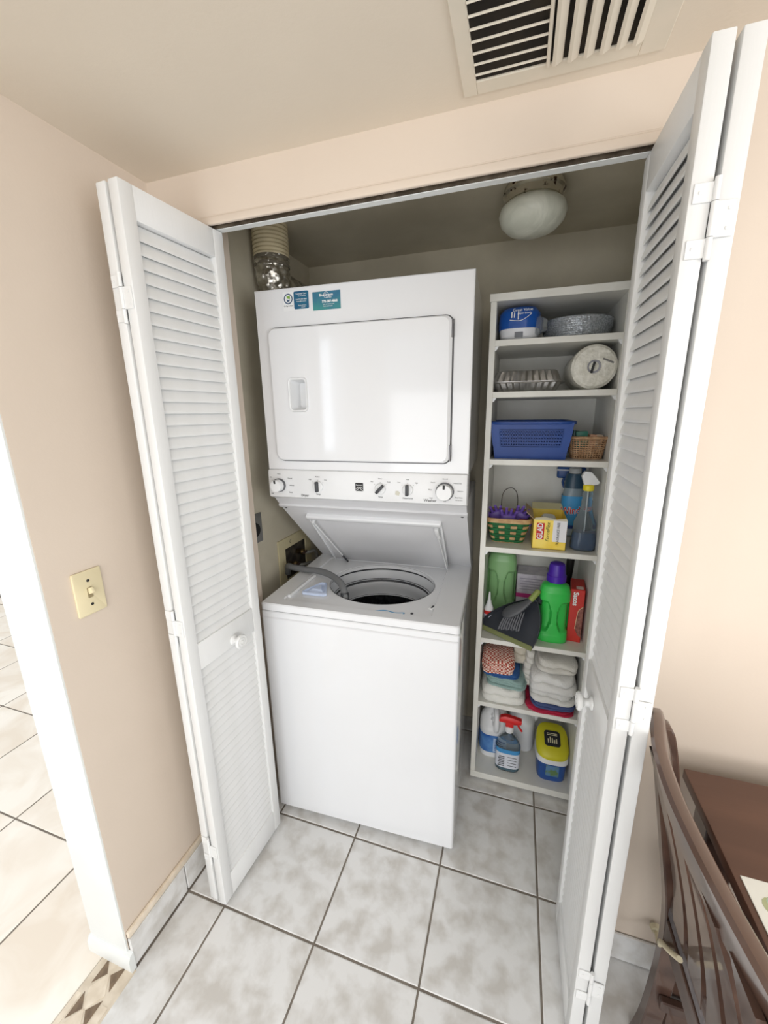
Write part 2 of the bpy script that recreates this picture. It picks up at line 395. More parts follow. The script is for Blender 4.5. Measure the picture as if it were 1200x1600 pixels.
def hinge_mesh(xin, xout, y):
    """painted non mortise hinge lying on the near edges of two leaves; x from xin (inner) to xout (outer)"""
    s = 1 if xout > xin else -1; mid = (xin+xout)/2; bm = bmesh.new()
    def B(a, b, z0, z1): add_box(bm, min(a, b), max(a, b), y-.0022, y+.0005, z0, z1, .0006, 1)
    B(xin+s*.004, mid, .022, .046); B(xin+s*.004, mid, -.046, -.022); B(mid, xout-s*.004, -.022, .022)
    for z0, z1 in ((.022, .050), (-.021, .021), (-.050, -.022)):
        bmx = bmesh.new(); bmesh.ops.create_cone(bmx, cap_ends=True, segments=14, radius1=.0042, radius2=.0042, depth=z1-z0)
        bmx.transform(Matrix.Translation((mid, y-.003, (z0+z1)/2))); t = bpy.data.meshes.new('t'); bmx.to_mesh(t); bmx.free(); bm.from_mesh(t)
    for x, z in ((xin+s*.012, .034), (xin+s*.012, -.034), (xout-s*.012, .012), (xout-s*.012, -.012)):
        add_box(bm, x-.0022, x+.0022, y-.0034, y-.002, z-.0022, z+.0022, .0008, 1)
    return from_bm(bm, ang=40)
KN = lathe([(.0, 0), (.016, 0), (.0155, .004), (.0095, .008), (.0085, .016), (.012, .020), (.0205, .024), (.0215, .029), (.019, .033), (.0165, .0335), (.0155, .0325), (.0125, .0325), (.0115, .034), (.008, .0345), (.0072, .0335), (.0055, .0335), (.0045, .035), (0, .0355)], 36, 'x')
def unit(a, b):
    d = Vector(b)-Vector(a); return d.normalized()
# left pair (visible inner leaf face towards +x)
dl = thing('door_1', 'left white louvred bifold door folded open against the beige wall', 'door', (0, 0, 0), 0, None, 'structure')
u = unit((-.163, -.527), (-.143, -.247)); nrm = Vector((-u.y, u.x))      # local +y = towards -x
p = Vector((-.163, -.527)) + nrm*(T_/2)
L1 = leaf(dl, (p.x, p.y, .02), u, -1)
p2 = p + nrm*(T_+.009) + u*(.000); L2 = leaf(dl, (p2.x, p2.y, .02), Vector((u.x-.004, u.y)).normalized(), -1)
for z in (1.77, .988, .232):
    hg = link('hinge', hinge_mesh(-.163-2*T_-.009, -.163, -.5275), DOORW, dl)
    _c = Matrix.Translation((-.163, -.527, z)); hg.matrix_local = _c @ Matrix.Rotation(math.radians(-4.1), 4, 'Z') @ Matrix.Translation((.163, .527, 0))
kp = Vector((-.163, -.527)) + u*.158
tag(link('knob', KN, DOORW, L1, (.158, -T_/2, .849), (0, 0, -PI/2)), 'round white knob with turned rings')
# right pair (visible face towards -x)
dr = thing('door_2', 'right white louvred bifold door folded open beside the dining chair', 'door', (0, 0, 0), 0, None, 'structure')
u = unit((.829, -.517), (.826, -.238)); nrm = Vector((-u.y, u.x))
p = Vector((.829, -.517)) - nrm*(T_/2)
R1 = leaf(dr, (p.x, p.y, .02), u, 1)
p2 = p - nrm*(T_+.007) + u*(.001); R2 = leaf(dr, (p2.x, p2.y, .02), Vector((u.x+.004, u.y)).normalized(), 1)
for z in (1.775, .988, .245):
    link('hinge', hinge_mesh(.829, .829+2*T_+.007, -.5175), DOORW, dr, (0, 0, z))
tag(link('knob', KN, DOORW, R1, (.161, T_/2, .848), (0, 0, PI/2)), 'round white knob on the narrow rail')

# ================================================================== LAUNDRY CENTER (washer with dryer above)
W = .686; YAW = math.radians(2.2265)
lc = thing('stacked_washer_dryer', 'tall white stacked washer and dryer with its washer lid standing open', 'appliance', (-.195, -.054, 0), YAW)
FR = .127
def LP(x, y): # world xy -> local
    dx, dy = x+.195, y+.054; c, s = math.cos(YAW), math.sin(YAW)
    return (dx*c+dy*s, -dx*s+dy*c)
DH0, DH1 = 1.244, 1.904
BK = .475
dry_pc = (.139, 1.5855)
# door with ring
pc = (.139, 1.5855)
op = rrect(.582, .415, .022, 10, .337, 1.582); ip = rrect(.054, .094, .010, 5, *pc)
def ringplate(op, ip, c, y0, y1, pocket, name_n=72, oin=.0035):
    po = [(c[0]+(x-c[0])*(1-oin/.2), c[1]+(z-c[1])*(1-oin/.2)) for x, z in op]
    lo = nested([op, op, po, ip, ip], c, name_n)
    V = lambda pl, y: [Vector((x, y, z)) for x, z in pl]
    bm = bmesh.new()
    ipi = [(c[0]+(x-c[0])*.86, c[1]+(z-c[1])*.9) for x, z in lo[3]]
    add_loft(bm, [V(lo[0], y1), V(lo[0], y0+.004), V(lo[2], y0), V(lo[3], y0)], False, False)
    return from_bm(bm, ang=6)
hp0 = rrect(.058, .098, .010, 5, *pc)
fo = [(W, 1.34), (W, DH1), (0, DH1), (0, 1.34)]; lo = nested([fo, hp0], pc, 72)
VV = lambda pl, y: [Vector((x, y, z)) for x, z in pl]
fin = [(pc[0]+(x-pc[0])*.99, pc[1]+(z-pc[1])*.987) for x, z in lo[0]]
bm = bmesh.new(); add_loft(bm, [VV(lo[0], BK), VV(lo[0], .004), VV([(pc[0]+(x-pc[0])*.997, pc[1]+(z-pc[1])*.996) for x, z in lo[0]], .0009), VV(fin, 0), VV(lo[1], 0), VV(lo[1], .034)], True, False)
link('dryer_cabinet', from_bm(bm, ang=6), ENAMEL, lc)
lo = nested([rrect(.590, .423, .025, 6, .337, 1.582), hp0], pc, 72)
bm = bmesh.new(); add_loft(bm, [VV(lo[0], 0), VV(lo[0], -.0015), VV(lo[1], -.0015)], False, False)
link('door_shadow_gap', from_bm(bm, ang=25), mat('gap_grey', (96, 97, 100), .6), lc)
dd = link('dryer_door', ringplate(op, ip, pc, -.015, -.0012, -.0025), ENAMEL, lc)
# bezel around the pull
bo = rrect(.068, .108, .014, 5, *pc); lo = nested([bo, ip], pc, 48)
bm = bmesh.new(); V = lambda pl, y: [Vector((x, y, z)) for x, z in pl]
mid = [((a[0]+b[0])/2, (a[1]+b[1])/2) for a, b in zip(*lo)]
add_loft(bm, [V(lo[0], -.0145), V([(a[0]*.8+b[0]*.2, a[1]*.8+b[1]*.2) for a, b in zip(*lo)], -.0185), V(mid, -.0165), V(lo[1], -.0165), V([(pc[0]+(x-pc[0])*.80+.002, pc[1]+(z-pc[1])*.90) for x, z in lo[1]], .004), V([(pc[0]+(x-pc[0])*.62+.003, pc[1]+(z-pc[1])*.84) for x, z in lo[1]], .026)], False, True)
hb = link('door_pull', from_bm(bm, ang=25), PLAST, dd)
HG = mat('hinge_steel', (120, 120, 122), .35, .8)
for z in (1.755, 1.405): link('hinge', tube([(.6285, -.010, z-.024), (.6285, -.010, z+.024)], .0038, 10), HG, dd)
# control panel, bulging
bm = bmesh.new(); prof = [(.004, 1.343), (-.010, 1.340), (-.013, 1.330), (-.014, 1.29), (-.0145, 1.258), (-.012, 1.247), (-.004, 1.2425), (.012, 1.2425), (.03, 1.25)]
ring = lambda x, k=0: [Vector((x, y*(1-k)+.006*k, z+(1.29-z)*k*.06)) for y, z in prof]
add_loft(bm, [ring(0, .4), ring(.003, .1), ring(.010), ring(W-.010), ring(W-.003, .1), ring(W, .4)], True, True)
cp = link('control_panel', from_bm(bm, ang=30), PLAST, lc)
link('panel_body', box(.004, W-.004, .004, .12, 1.243, 1.342, .003), PANELG, lc)
def dial(name, x, z, r, ang, big):
    e = bpy.data.objects.new('dial_mount', None)
    bpy.data.objects.remove(e)
    loc = (x, -.0145, z)
    if big:
        k = link(name, lathe([(r*1.12, .0), (r*1.12, -.004), (r*1.02, -.007), (r, -.026), (r*.94, -.030), (0, -.031)], 44, 'y'), PLAST, lc, loc)
        bm = bmesh.new(); add_box(bm, -.0032, .0032, -.0325, -.0295, r*.45, r*.98, .001, 1, Matrix.Rotation(ang, 4, 'Y'))
        link('pointer', from_bm(bm), BLACK, k)
        link('skirt', lathe([(r*1.14, -.001), (r*1.14, -.0105), (r*1.02, -.0105)], 44, 'y'), mat('knob_grey', (92, 94, 98), .45), k)
    else:
        k = link(name, lathe([(r*1.1, 0), (r*1.1, -.003), (r*.95, -.0055), (0, -.006)], 36, 'y'), PLAST, lc, loc)
        bm = bmesh.new(); add_box(bm, -.0048, .0048, -.018, -.005, -r*1.05, r*1.05, .002, 2, Matrix.Rotation(ang, 4, 'Y'))
        link('grip', from_bm(bm), CHAR, k)
    return k
ZK = 1.2885
dial('knob', .046, ZK, .0205, -.12, True); dial('knob', .190, ZK, .0165, 0, False)
dial('knob', .409, ZK, .0165, .75, False); dial('knob', .499, ZK, .0165, 0, False); dial('knob', .617, ZK, .0245, 0, True)
TY = -.0150
lg = link('logo_plate', slab(rrect(.027, .027, .002, 3, .337, 1.292), .0012, 0, 'xz', TY), BLACK, lc)
text('lettering', 'Kenmore', .0068, INKW, lc, (.337, TY-.0005, 1.2985), squeeze=.86)
link('logo_wave', tube([(.325, TY-.0006, 1.286), (.333, TY-.0006, 1.2915), (.339, TY-.0006, 1.289), (.349, TY-.0006, 1.2795)], .0008, 6), INKW, lg)
link('logo_wave', tube([(.325, TY-.0006, 1.2805), (.334, TY-.0006, 1.286), (.342, TY-.0006, 1.2905), (.349, TY-.0006, 1.288)], .0008, 6), INKW, lg)
def tx(s, x, z, size=.0052, mt=INK, **k): text('lettering', s, size, mt, lc, (x, TY-.0004, z), **k)
tx('Dryer', .140, 1.2560, .0115, INKB); tx('Washer', .571, 1.2575, .0125, INKB)
tx('Temp', .190, 1.2620, .0068); tx('Temp', .409, 1.2620, .0068); tx('Water Level', .499, 1.2610, .0066)
for x, l in ((.190, ('High', 'Medium', 'Low')), (.409, ('Hot', 'Warm', 'Cold')), (.499, ('Low', 'Med', 'High'))):
    tx(l[0], x-.028, 1.3115); tx(l[1], x, 1.3215); tx(l[2], x+.028, 1.3115)
    for dx, dz in ((-.019, .018), (0, .0245), (.019, .018)): tx('.', x+dx, ZK+dz, .012, INKB)
tx('Heavy', .046, 1.3270); tx('Off', .013, 1.3150); tx('Normal', .087, 1.3130); tx('Delicate', .092, 1.2890); tx('Timed', .086, 1.2640); tx('Fluff', .016, 1.2580)
tx('Normal', .617, 1.3270); tx('Heavy Duty', .655, 1.3145); tx('Delicate', .664, 1.2900); tx('Casual', .579, 1.3150); tx('Rinse', .571, 1.2920); tx('Soak', .574, 1.2660); tx('Spin', .617, 1.2570); tx('Rinse & Spin', .660, 1.2700, .0048); tx('Push to Start', .660, 1.2620, .0042)
link('tape_scrap', slab([(.458, 1.272), (.470, 1.268), (.474, 1.278), (.468, 1.284), (.459, 1.283)], .0006, 0, 'xz', TY-.0004), mat('old_tape', (206, 204, 190), .6), lc)
# back panel between dryer and washer: slanted
bm = bmesh.new(); prof = [(.010, 1.243), (.045, 1.205), (.380, .893), (BK, .893), (BK, 1.243)]
add_loft(bm, [[Vector((x, y, z)) for y, z in prof] for x in (.004, W-.004)]); link('slanted_panel', from_bm(bm), PANELG, lc)
sl = Vector((0, .335, -.312)).normalized(); sn = Vector((0, -sl.z*-1, -sl.y)); sn = Vector((0, -.312, -.335)).normalized()
bm = bmesh.new()
def slant(d, o): return Vector((0, .045, 1.205)) + sl*d + sn*o
rg = lambda x: [Vector((x, 0, 0))+slant(-.002, .006), Vector((x, 0, 0))+slant(.008, .006), Vector((x, 0, 0))+slant(.010, 0), Vector((x, 0, 0))+slant(-.004, -.002)]
add_loft(bm, [rg(.002), rg(W-.002)]); link('seam_strip', from_bm(bm), PANELG, lc)
for x in (.020, W-.020):
    q = slant(.020, .0015); link('screw', lathe([(0, .002), (.004, .001), (.005, 0)], 12), HG, lc, (x, q.y, q.z), (math.radians(135), 0, 0))
# washer body + deck
wo = rrect(W, BK+FR, .010, 4, W/2, (BK-FR)/2)
Wz = lambda z, f=1.0: [Vector((W/2+(x-W/2)*f, (BK-FR)/2+(y-(BK-FR)/2)*f, z)) for x, y in wo]
bm = bmesh.new(); add_loft(bm, [Wz(.018, .985), Wz(.024), Wz(.862), Wz(.866, .992), Wz(.866, .97), Wz(.60, .97)], True, False); link('washer_cabinet', from_bm(bm, ang=28), ENAMEL, lc)
link('front_panel_crease', box(.004, W-.004, -FR-.0012, -FR+.01, .838, .8445, .001, 1), PANELG, lc)
for x in (.05, W-.05):
    for y in (-FR+.05, BK-.06): link('foot', lathe([(0, 0), (.02, 0), (.02, .012), (.012, .02)], 16, caps=(False, True)), BLACK, lc, (x, y, 0))
hc = LP(.160, .104); RX, RY = .203, .178
ho = [(hc[0]+RX*math.cos(2*PI*i/80), hc[1]+RY*math.sin(2*PI*i/80)) for i in range(80)]
well = rrect(.520, .425, .012, 3, .328, .128)
outer = rrect(W, .605, .012, 4, W/2, .1755); outer = [(x, y) for x, y in outer]
ZD = .895
lo = nested([outer, outer, well, well, ho], hc, 96)
def inset(pl, d): return [(x+(hc[0]-x)*d/.3, y+(hc[1]-y)*d/.3) for x, y in pl]
Vz = lambda pl, z: [Vector((x, y, z)) for x, y in pl]
bm = bmesh.new()
add_loft(bm, [Vz(lo[0], .869), Vz(lo[0], ZD-.004), Vz(inset(lo[0], .0035), ZD), Vz(inset(lo[2], -.004), ZD), Vz(lo[2], ZD-.005), Vz(inset(lo[4], -.008), ZD-.005), Vz(lo[4], ZD-.008), Vz(lo[4], ZD-.020)], False, False)
link('washer_top', from_bm(bm, ang=28), ENAMEL, lc)
bm = bmesh.new(); add_loft(bm, [Wz(.862, .988), Wz(.873, .988)], False, False); link('top_seam', from_bm(bm), mat('gap_grey', (96, 97, 100), .6), lc)
# tub rings
def tubring(secs, nm, mt, **k):
    bm = bmesh.new()
    add_loft(bm, [[Vector((hc[0]+RX*f*math.cos(2*PI*i/72), hc[1]+RY*f*math.sin(2*PI*i/72), z)) for i in range(72)] for f, z in secs], False, k.get('cap', False))
    return link(nm, from_bm(bm, ang=30), mt, lc)
TUBM = mat('tub_plastic', (205, 208, 212), .35, scale=6)
tubring([(1.0, .889), (1.02, .884), (1.03, .872), (1.03, .862)], 'tub_gap_ring', CHAR)  # charcoal ring drawn for the shaded gap below the deck rim
tubring([(1.03, .866), (1.0, .856), (.985, .84), (.97, .832), (.93, .830)], 'tub_cover', TUBM)
tubring([(.955, .834), (.945, .824), (.93, .820)], 'tub_gap_ring', CHAR)  # second charcoal ring, the shaded gap above the balance ring
tubring([(.97, .826), (.945, .822), (.925, .812), (.92, .795), (.93, .78), (.925, .765), (.90, .760)], 'balance_ring', TUBM)
TB = mat('tub_steel', (60, 61, 64), .35, .6, c2=(38, 38, 40), scale=60)
tubring([(.91, .765), (.93, .74), (.94, .5), (.85, .40), (.3, .38)], 'wash_basket', TB, cap=True)
ag = link('agitator', lathe([(.0, .72), (.03, .715), (.034, .69), (.036, .60), (.06, .46), (.12, .40), (.12, .385)], 28), CHAR, lc, (hc[0], hc[1], 0))
bm = bmesh.new()
for a in range(4):
    c, s = math.cos(a*PI/2+.4), math.sin(a*PI/2+.4)
    add_box(bm, .03, .12, -.004, .004, .40, .50, .002, 1, Matrix.Rotation(a*PI/2+.4, 4, 'Z'))
link('fin', from_bm(bm), CHAR, ag)
# lid standing open against the slanted panel, underside showing
lo0 = LP(-.128, .285); lx0, lx1 = lo0[0]+.004, LP(.386, .300)[0]; ly = .345
hp = Vector((0, ly, ZD+.002)); tp = Vector((0, .098, 1.166))
lv = (tp-hp); LL = lv.length; la = math.atan2(lv.z, -lv.y)
lid = link('washer_lid', box(0, lx1-lx0, 0, LL, 0, .010, .003, 2), PANELG, lc, (lx0, ly, ZD+.004))
# local y runs up the lid: rotate so local +y -> direction tp-hp
lid.rotation_euler = (PI-la, 0, 0)
lw = lx1-lx0
bm = bmesh.new()   # turned lip round the rim of the underside (local +z after rotation faces the viewer below?)
LZ = (.008, .024)
add_box(bm, 0, lw, LL-.018, LL+.004, -.004, .026, .006, 3); add_box(bm, 0, .008, 0, LL-.01, .002, .016, .003, 2); add_box(bm, lw-.008, lw, 0, LL-.01, .002, .016, .003, 2)
link('lid_lip', from_bm(bm), ENAMEL, lid)
link('bumper', lathe([(0, .030), (.006, .027), (.007, .020), (.007, .01)], 14), PLAST, lid, (.020, LL-.034, 0))
bm = bmesh.new(); add_box(bm, lw-.028, lw-.012, LL-.075, LL-.030, .008, .028, .003, 2); add_box(bm, lw-.024, lw-.010, LL-.105, LL-.078, .008, .022, .003, 2)
link('lid_bracket', from_bm(bm), PLAST, lid)
link('lid_rod', tube([(.022, LL-.040, .024), (.066, .015, .022)], .0028, 8), PLAST, lid)
link('lid_rod', tube([(lw-.018, LL-.10, .020), (lw-.004, .004, .022)], .0032, 8), PLAST, lid)
link('rod_spring', tube([(.058, .065, .0225), (.067, .008, .022)], .0042, 8), CHAR, lid)
# raised ridge left of the lid well and bleach dispenser
q0, q1 = LP(-.125, -.10), LP(-.130, .10)
link('deck_ridge', tube([(q0[0]+.008, q0[1]-.012, ZD-.001), (q1[0]+.012, q1[1]-.02, ZD-.001)], .007, 10), ENAMEL, lc)
dq = LP(-.045, -.020)
DISP = mat('pale_blue_plastic', (200, 214, 240), .3, scale=5)
tri_o = [(-.048, -.046), (-.040, -.056), (.040, -.056), (.050, -.046), (.014, .040), (.008, .046), (-.008, .046), (-.014, .040)]
bm = bmesh.new(); add_loft(bm, [[Vector((x*f, y*f-.008*(1-f), z)) for x, y in tri_o] for f, z in ((1.0, 0), (.98, .008), (.86, .010), (.78, .002), (.60, .003), (.36, .012))])
link('bleach_dispenser', from_bm(bm, ang=25), DISP, lc, (dq[0], dq[1], ZD-.004))
# drain hose hooked over the deck
hp_ = [(-.285, .150, .86), (-.262, .120, .905), (-.225, .098, .912), (-.160, .092, .912), (-.100, .085, .915), (-.035, .055, .918), (.030, .005, .915), (.062, -.030, .895), (.070, -.045, .860)]
hs = [(*LP(x, y), z) for x, y, z in hp_]
dh = thing('drain_hose', 'grey rubber drain hose hooked over the washer top into the tub', 'hose', (-.195, -.054, 0), YAW)
link('hose', tube(hs, .0125, 14), mat('grey_rubber', (112, 114, 116), .5, scale=20), dh)
link('hose_end', tube([hs[-2], (hs[-1][0], hs[-1][1], .852)], .0150, 14), CHAR, dh)
# stickers on the deck lip
bm = bmesh.new()
for k in range(7):
    x = .24+.018*k; add_box(bm, x, x+.010+.004*(k % 3), -.090+.004*math.sin(k*2), -.086+.006*math.sin(k*2.), ZD-.005, ZD-.0042)
link('worn_sticker', from_bm(bm), mat('faded_print', (186, 182, 170), .6), lc)
bm = bmesh.new(); add_tube(bm, [(.40, -.083, ZD-.0045), (.435, -.070, ZD-.0045), (.47, -.078, ZD-.0045), (.50, -.072, ZD-.0045), (.485, -.090, ZD-.0045), (.44, -.082, ZD-.0045)], .0016, 6)
link('worn_sticker', from_bm(bm), mat('blue_print', (96, 160, 205), .5), lc)
link('screw', lathe([(0, .003), (.004, .0025), (.005, 0)], 14), CHAR, lc, (.525, -.070, ZD-.005))
ql = LP(.395, -.045); ls = link('lid_switch', box(-.008, .008, -.018, .018, 0, .004, .0015, 1), PLAST, lc, (ql[0]-.006, ql[1], ZD-.005), (0, 0, -.3))
link('slot', box(-.003, .003, -.008, .008, .003, .0048), CHAR, ls)
# stickers on the dryer front
def st(x0, x1, z0, z1): # local rect
    return (x0+x1)/2, (z0+z1)/2, x1-x0, z1-z0
WS = mat('sticker_white', (236, 238, 240), .45); NAVY = mat('sticker_navy', (24, 78, 122), .4, c2=(34, 100, 130), scale=14); TEAL = mat('sticker_teal', (62, 140, 138), .4, c2=(50, 110, 140), scale=14)
cx, cz, ww, hh = st(.100, .186, 1.838, 1.892)
s1 = link('sticker', slab(rrect(ww, hh, .003, 3, cx, cz), .0005, 0, 'xz', -.0006), WS, lc); s1['label'] = 'white and navy service sticker with round emblem'
link('sticker_panel', slab(rrect(.050, .050, .004, 3, .162, 1.866), .0004, 0, 'xz', -.0010), NAVY, s1)
link('emblem_ring', lathe([(.0115, -.0010), (.0150, -.0010)], 32, 'y'), mat('emblem_navy', (70, 92, 120), .5), s1, (.1180, 0, 1.872))
link('emblem_leaf', slab([(.112, 1.879), (.124, 1.881), (.1245, 1.8715), (.116, 1.8725)], .0003, 0, 'xz', -.0011), mat('emblem_green', (128, 170, 74), .5), s1)
link('emblem_hand', slab([(.112, 1.871), (.120, 1.8685), (.125, 1.870), (.121, 1.8645), (.115, 1.8635)], .0003, 0, 'xz', -.0011), mat('emblem_navy', (70, 92, 120), .5), s1)
text('lettering', 'Or Pay It Now', .0052, INKB, s1, (.118, -.0014, 1.8520))
text('lettering', 'Customer Care', .0056, INKW, s1, (.162, -.0014, 1.8835)); text('lettering', 'Home Service', .0045, INKW, s1, (.165, -.0014, 1.8775))
text('lettering', 'Call 772-287-4868', .0050, INKW, s1, (.162, -.0014, 1.8680)); text('lettering', 'service@homecare', .0042, INKW, s1, (.162, -.0014, 1.8625)); text('lettering', 'Repair & Parts', .0046, INKW, s1, (.165, -.0014, 1.8510)); text('lettering', 'Licensed', .0040, INKW, s1, (.168, -.0014, 1.8460))
cx, cz, ww, hh = st(.200, .291, 1.833, 1.884)
s2 = link('sticker', slab(rrect(ww, hh, .001, 2, cx, cz), .0005, 0, 'xz', -.0006), TEAL, lc); s2['label'] = 'teal business card sticker with white phone number'
text('lettering', 'BlueStream', .0098, INKW, s2, (.245, -.0014, 1.8735), bold=.0002); text('lettering', 'by Fiber', .0056, INKW, s2, (.254, -.0014, 1.8665))
link('emblem_ring', lathe([(.0078, -.0011), (.0087, -.0011)], 28, 'y'), INKW, s2, (.245, 0, 1.8735))
text('lettering', '772-287-4868', .0090, INKW, s2, (.256, -.0014, 1.8555), bold=.0003)
text('lettering', 'Sales and Service Local', .0040, INKW, s2, (.252, -.0014, 1.8480)); text('lettering', 'Authorized Dealer', .0040, INKW, s2, (.250, -.0014, 1.8425))

# ================================================================== DUCT
DCT = mat('cream_duct', (214, 203, 172), .6, c2=(198, 186, 154), scale=20, bump=.3, bscale=40)
FOIL = mat('crinkled_foil', (226, 224, 218), .32, 1, c2=(176, 172, 162), scale=40, bump=1.0, bscale=28)
du = thing('dryer_duct', 'flexible dryer vent duct, cream above and crinkled foil below', 'duct', (-.235, .125, 0))
pr_ = []; z = CZC
while z > 2.055: pr_ += [(.062, z), (.0585, z-.006)]; z -= .012
link('duct_sleeve', lathe(pr_, 40, ang=60), DCT, du)
link('tape_band', lathe([(.059, 2.058), (.0605, 2.056), (.0605, 2.047), (.059, 2.045)], 40), mat('grey_tape', (110, 104, 92), .4), du)
bm = bmesh.new(); path = [(0, 0, 2.055), (0, 0, 2.01), (0, .012, 1.980), (.002, .06, 1.966), (.004, .13, 1.964), (.006, .26, 1.964)]
add_tube(bm, path, .058, 56, 16)
for v in bm.verts:
    v.co += Vector((noise.noise(v.co*70), noise.noise(v.co*70+Vector((9, 2, 1))), noise.noise(v.co*90+Vector((1, 7, 5)))))*.0065
link('foil_section', from_bm(bm, ang=25), FOIL, du)
link('tape_band', lathe([(.058, 2.036), (.061, 2.034), (.061, 2.027), (.058, 2.025)], 40), mat('grey_tape', (110, 104, 92), .4), du)

# ================================================================== OUTLET and VALVE BOX on the closet's left wall
ou = thing('dryer_outlet', 'grey metal plate with a round black dryer outlet', 'outlet', (-.305, -.020, 1.104))
link('plate', slab(rrect(.084, .114, .003), .004, .001, 'yz', 0), mat('plate_steel', (148, 148, 146), .4, .5), ou)
link('socket', lathe([(0, .010), (.026, .010), (.029, .004)], 30, 'x'), BLACK, ou, (.0, -.004, -.004))
vb = thing('washer_valve_box', 'yellowed plastic washing machine supply box set in the closet wall', 'valve box', (-.305, .25, .93))
YP = mat('yellowed_plastic', (206, 196, 160), .45)
bm = bmesh.new()
for a in ((-.135, -.085, -.14, .078), (.085, .135, -.14, .078), (-.086, .086, .030, .078), (-.086, .086, -.14, -.110)):
    add_box(bm, 0, .006, *a, .001, 1)
link('frame', from_bm(bm), YP, vb)
link('recess', box(.0005, .002, -.086, .086, -.112, .032), mat('box_shade', (70, 64, 54), .8, c2=(34, 30, 26), scale=30), vb)  # thin plate on the wall face, coloured dark for the shade inside the box
for y in (-.055, .010):
    vv = link('valve', lathe([(0, .040), (.012, .040), (.014, .030), (.010, .022), (.010, 0)], 18, 'x'), mat('brass', (150, 130, 96), .3, 1), vb, (.002, y, -.045+.035*(y > 0)))
    link('valve_handle', box(.040, .046, -.018, .018, -.005, .005, .002), mat('valve_dark', (60, 44, 36), .5), vv)
BRD = mat('braided_hose', (176, 176, 172), .35, .6, scale=200)
link('supply_hose', tube([(.02, -.055, -.045), (.045, -.02, -.060), (.05, .05, -.075), (.045, .09, -.12), (.04, .10, -.30)], .0075, 10), BRD, vb)
link('supply_hose', tube([(.02, .010, -.010), (.045, .04, -.02), (.05, .09, -.03), (.045, .12, -.09), (.04, .13, -.30)], .0075, 10), BRD, vb)
text('lettering', 'C', .018, INKB, vb, (.0066, -.045, .054), (PI/2, 0, PI/2), shear=.4)

# ================================================================== SHELF UNIT
SX0, SX1, SY, SB = .519, .926, .176, .522
ZS = [1.750, 1.589, 1.3655, 1.047, .6745, .388]
su = thing('shelf_unit', 'tall narrow white shelf unit stocked with household supplies', 'shelving', (0, 0, 0))
for a, b in ((SX0, SX0+.019), (SX1-.019, SX1)): link('side_panel', box(a, b, SY, SB, 0.012, 1.864, .0008, 1), SHELFW, su)
link('top_panel', box(SX0-.003, SX1, SY-.004, SB, 1.864, 1.887, .001, 1), SHELFW, su)
link('bottom_panel', box(SX0, SX1, SY-.003, SB, .012, .040, .001, 1), SHELFW, su)
link('back_panel', box(SX0+.004, SX1-.004, SB-.004, SB, .04, 1.864), SHELFW, su)
for z in ZS: link('shelf', box(SX0+.0175, SX1-.0175, SY-.001, SB-.005, z-.019, z, .001, 1), SHELFW, su)
cb = slab([(0, 0), (.012, 0), (.006, -.010), (0, -.014)], .012, 0, 'xz', 0)
for z in ZS:
    link('shelf_clip', cb, PLAST, su, (SX0+.019, SY+.004, z-.019))
    link('shelf_clip', cb, PLAST, su, (SX1-.019, SY+.016, z-.019), (0, 0, PI))
ZA, ZB, ZC, ZDD, ZE, ZF = ZS; ZG = .040

CLEARP = mat('clear_wrap', (225, 230, 234), .18, trans=.85, ior=1.15, bump=.8, bscale=25)
# ---- top shelf: blue-white pack
t = thing('paper_bowl_pack', 'blue and white plastic wrapped pack on the top shelf', 'package', (.609, .262, ZA))
link('pack_body', lofted(dense([(0, .050, .050, 3), (.012, .060, .062, 3), (.05, .064, .066, 3), (.085, .062, .064, 3), (.100, .050, .052, 3), (.104, .03, .03, 3)]), 56, lambda p: (0, -.002*noise.noise(p*50), 0)), mat('pack_white', (222, 224, 228), .3, bump=.4, bscale=40), t)
link('blue_wrap', lofted(dense([(.036, .0655, .0675, 3), (.06, .0665, .0685, 3), (.085, .0640, .0660, 3), (.100, .052, .054, 3), (.1055, .03, .03, 3)]), 56, lambda p: (0, -.002*noise.noise(p*50), 0)), mat('pack_blue', (20, 78, 160), .3, bump=.4, bscale=40), t)
text('lettering', 'Great Value', .0125, INKW, t, (.008, -.0690, .088), rot=(PI/2-.2, 0, 0)); text('lettering', 'paper bowls', .0085, INKW, t, (.014, -.0708, .078))
link('swoosh', tube([(-.030, -.0700, .060), (.0, -.0716, .056), (.020, -.0700, .064), (.036, -.0690, .076)], .0009, 6), INKW, t)
for k, (x, h_) in enumerate(((-.026, .018), (-.018, .016), (-.006, .024))): link('print_stroke', box(x, x+.0035, -.0712, -.068, .060+.006*(k < 2), .060+.006*(k < 2)+h_, .001, 1), INKW, t)
link('printed_mark', slab(rrect(.026, .016, .001, 2, 0, .016), .003, 0, 'xz', -.0670), mat('print_grey', (120, 124, 130), .6), t)
bm = bmesh.new(); add_loft(bm, [[Vector((.052+.05*k/6+.002*math.sin(i*3+k), .03*math.cos(2*PI*i/12)*(1-.14*k)-.03, .045+(.034*math.sin(2*PI*i/12))*(1-.12*k)+.003*noise.noise(Vector((i, k, 0))))) for i in range(12)] for k in range(5)])
link('wrapper_tail', from_bm(bm, ang=20), CLEARP, t)
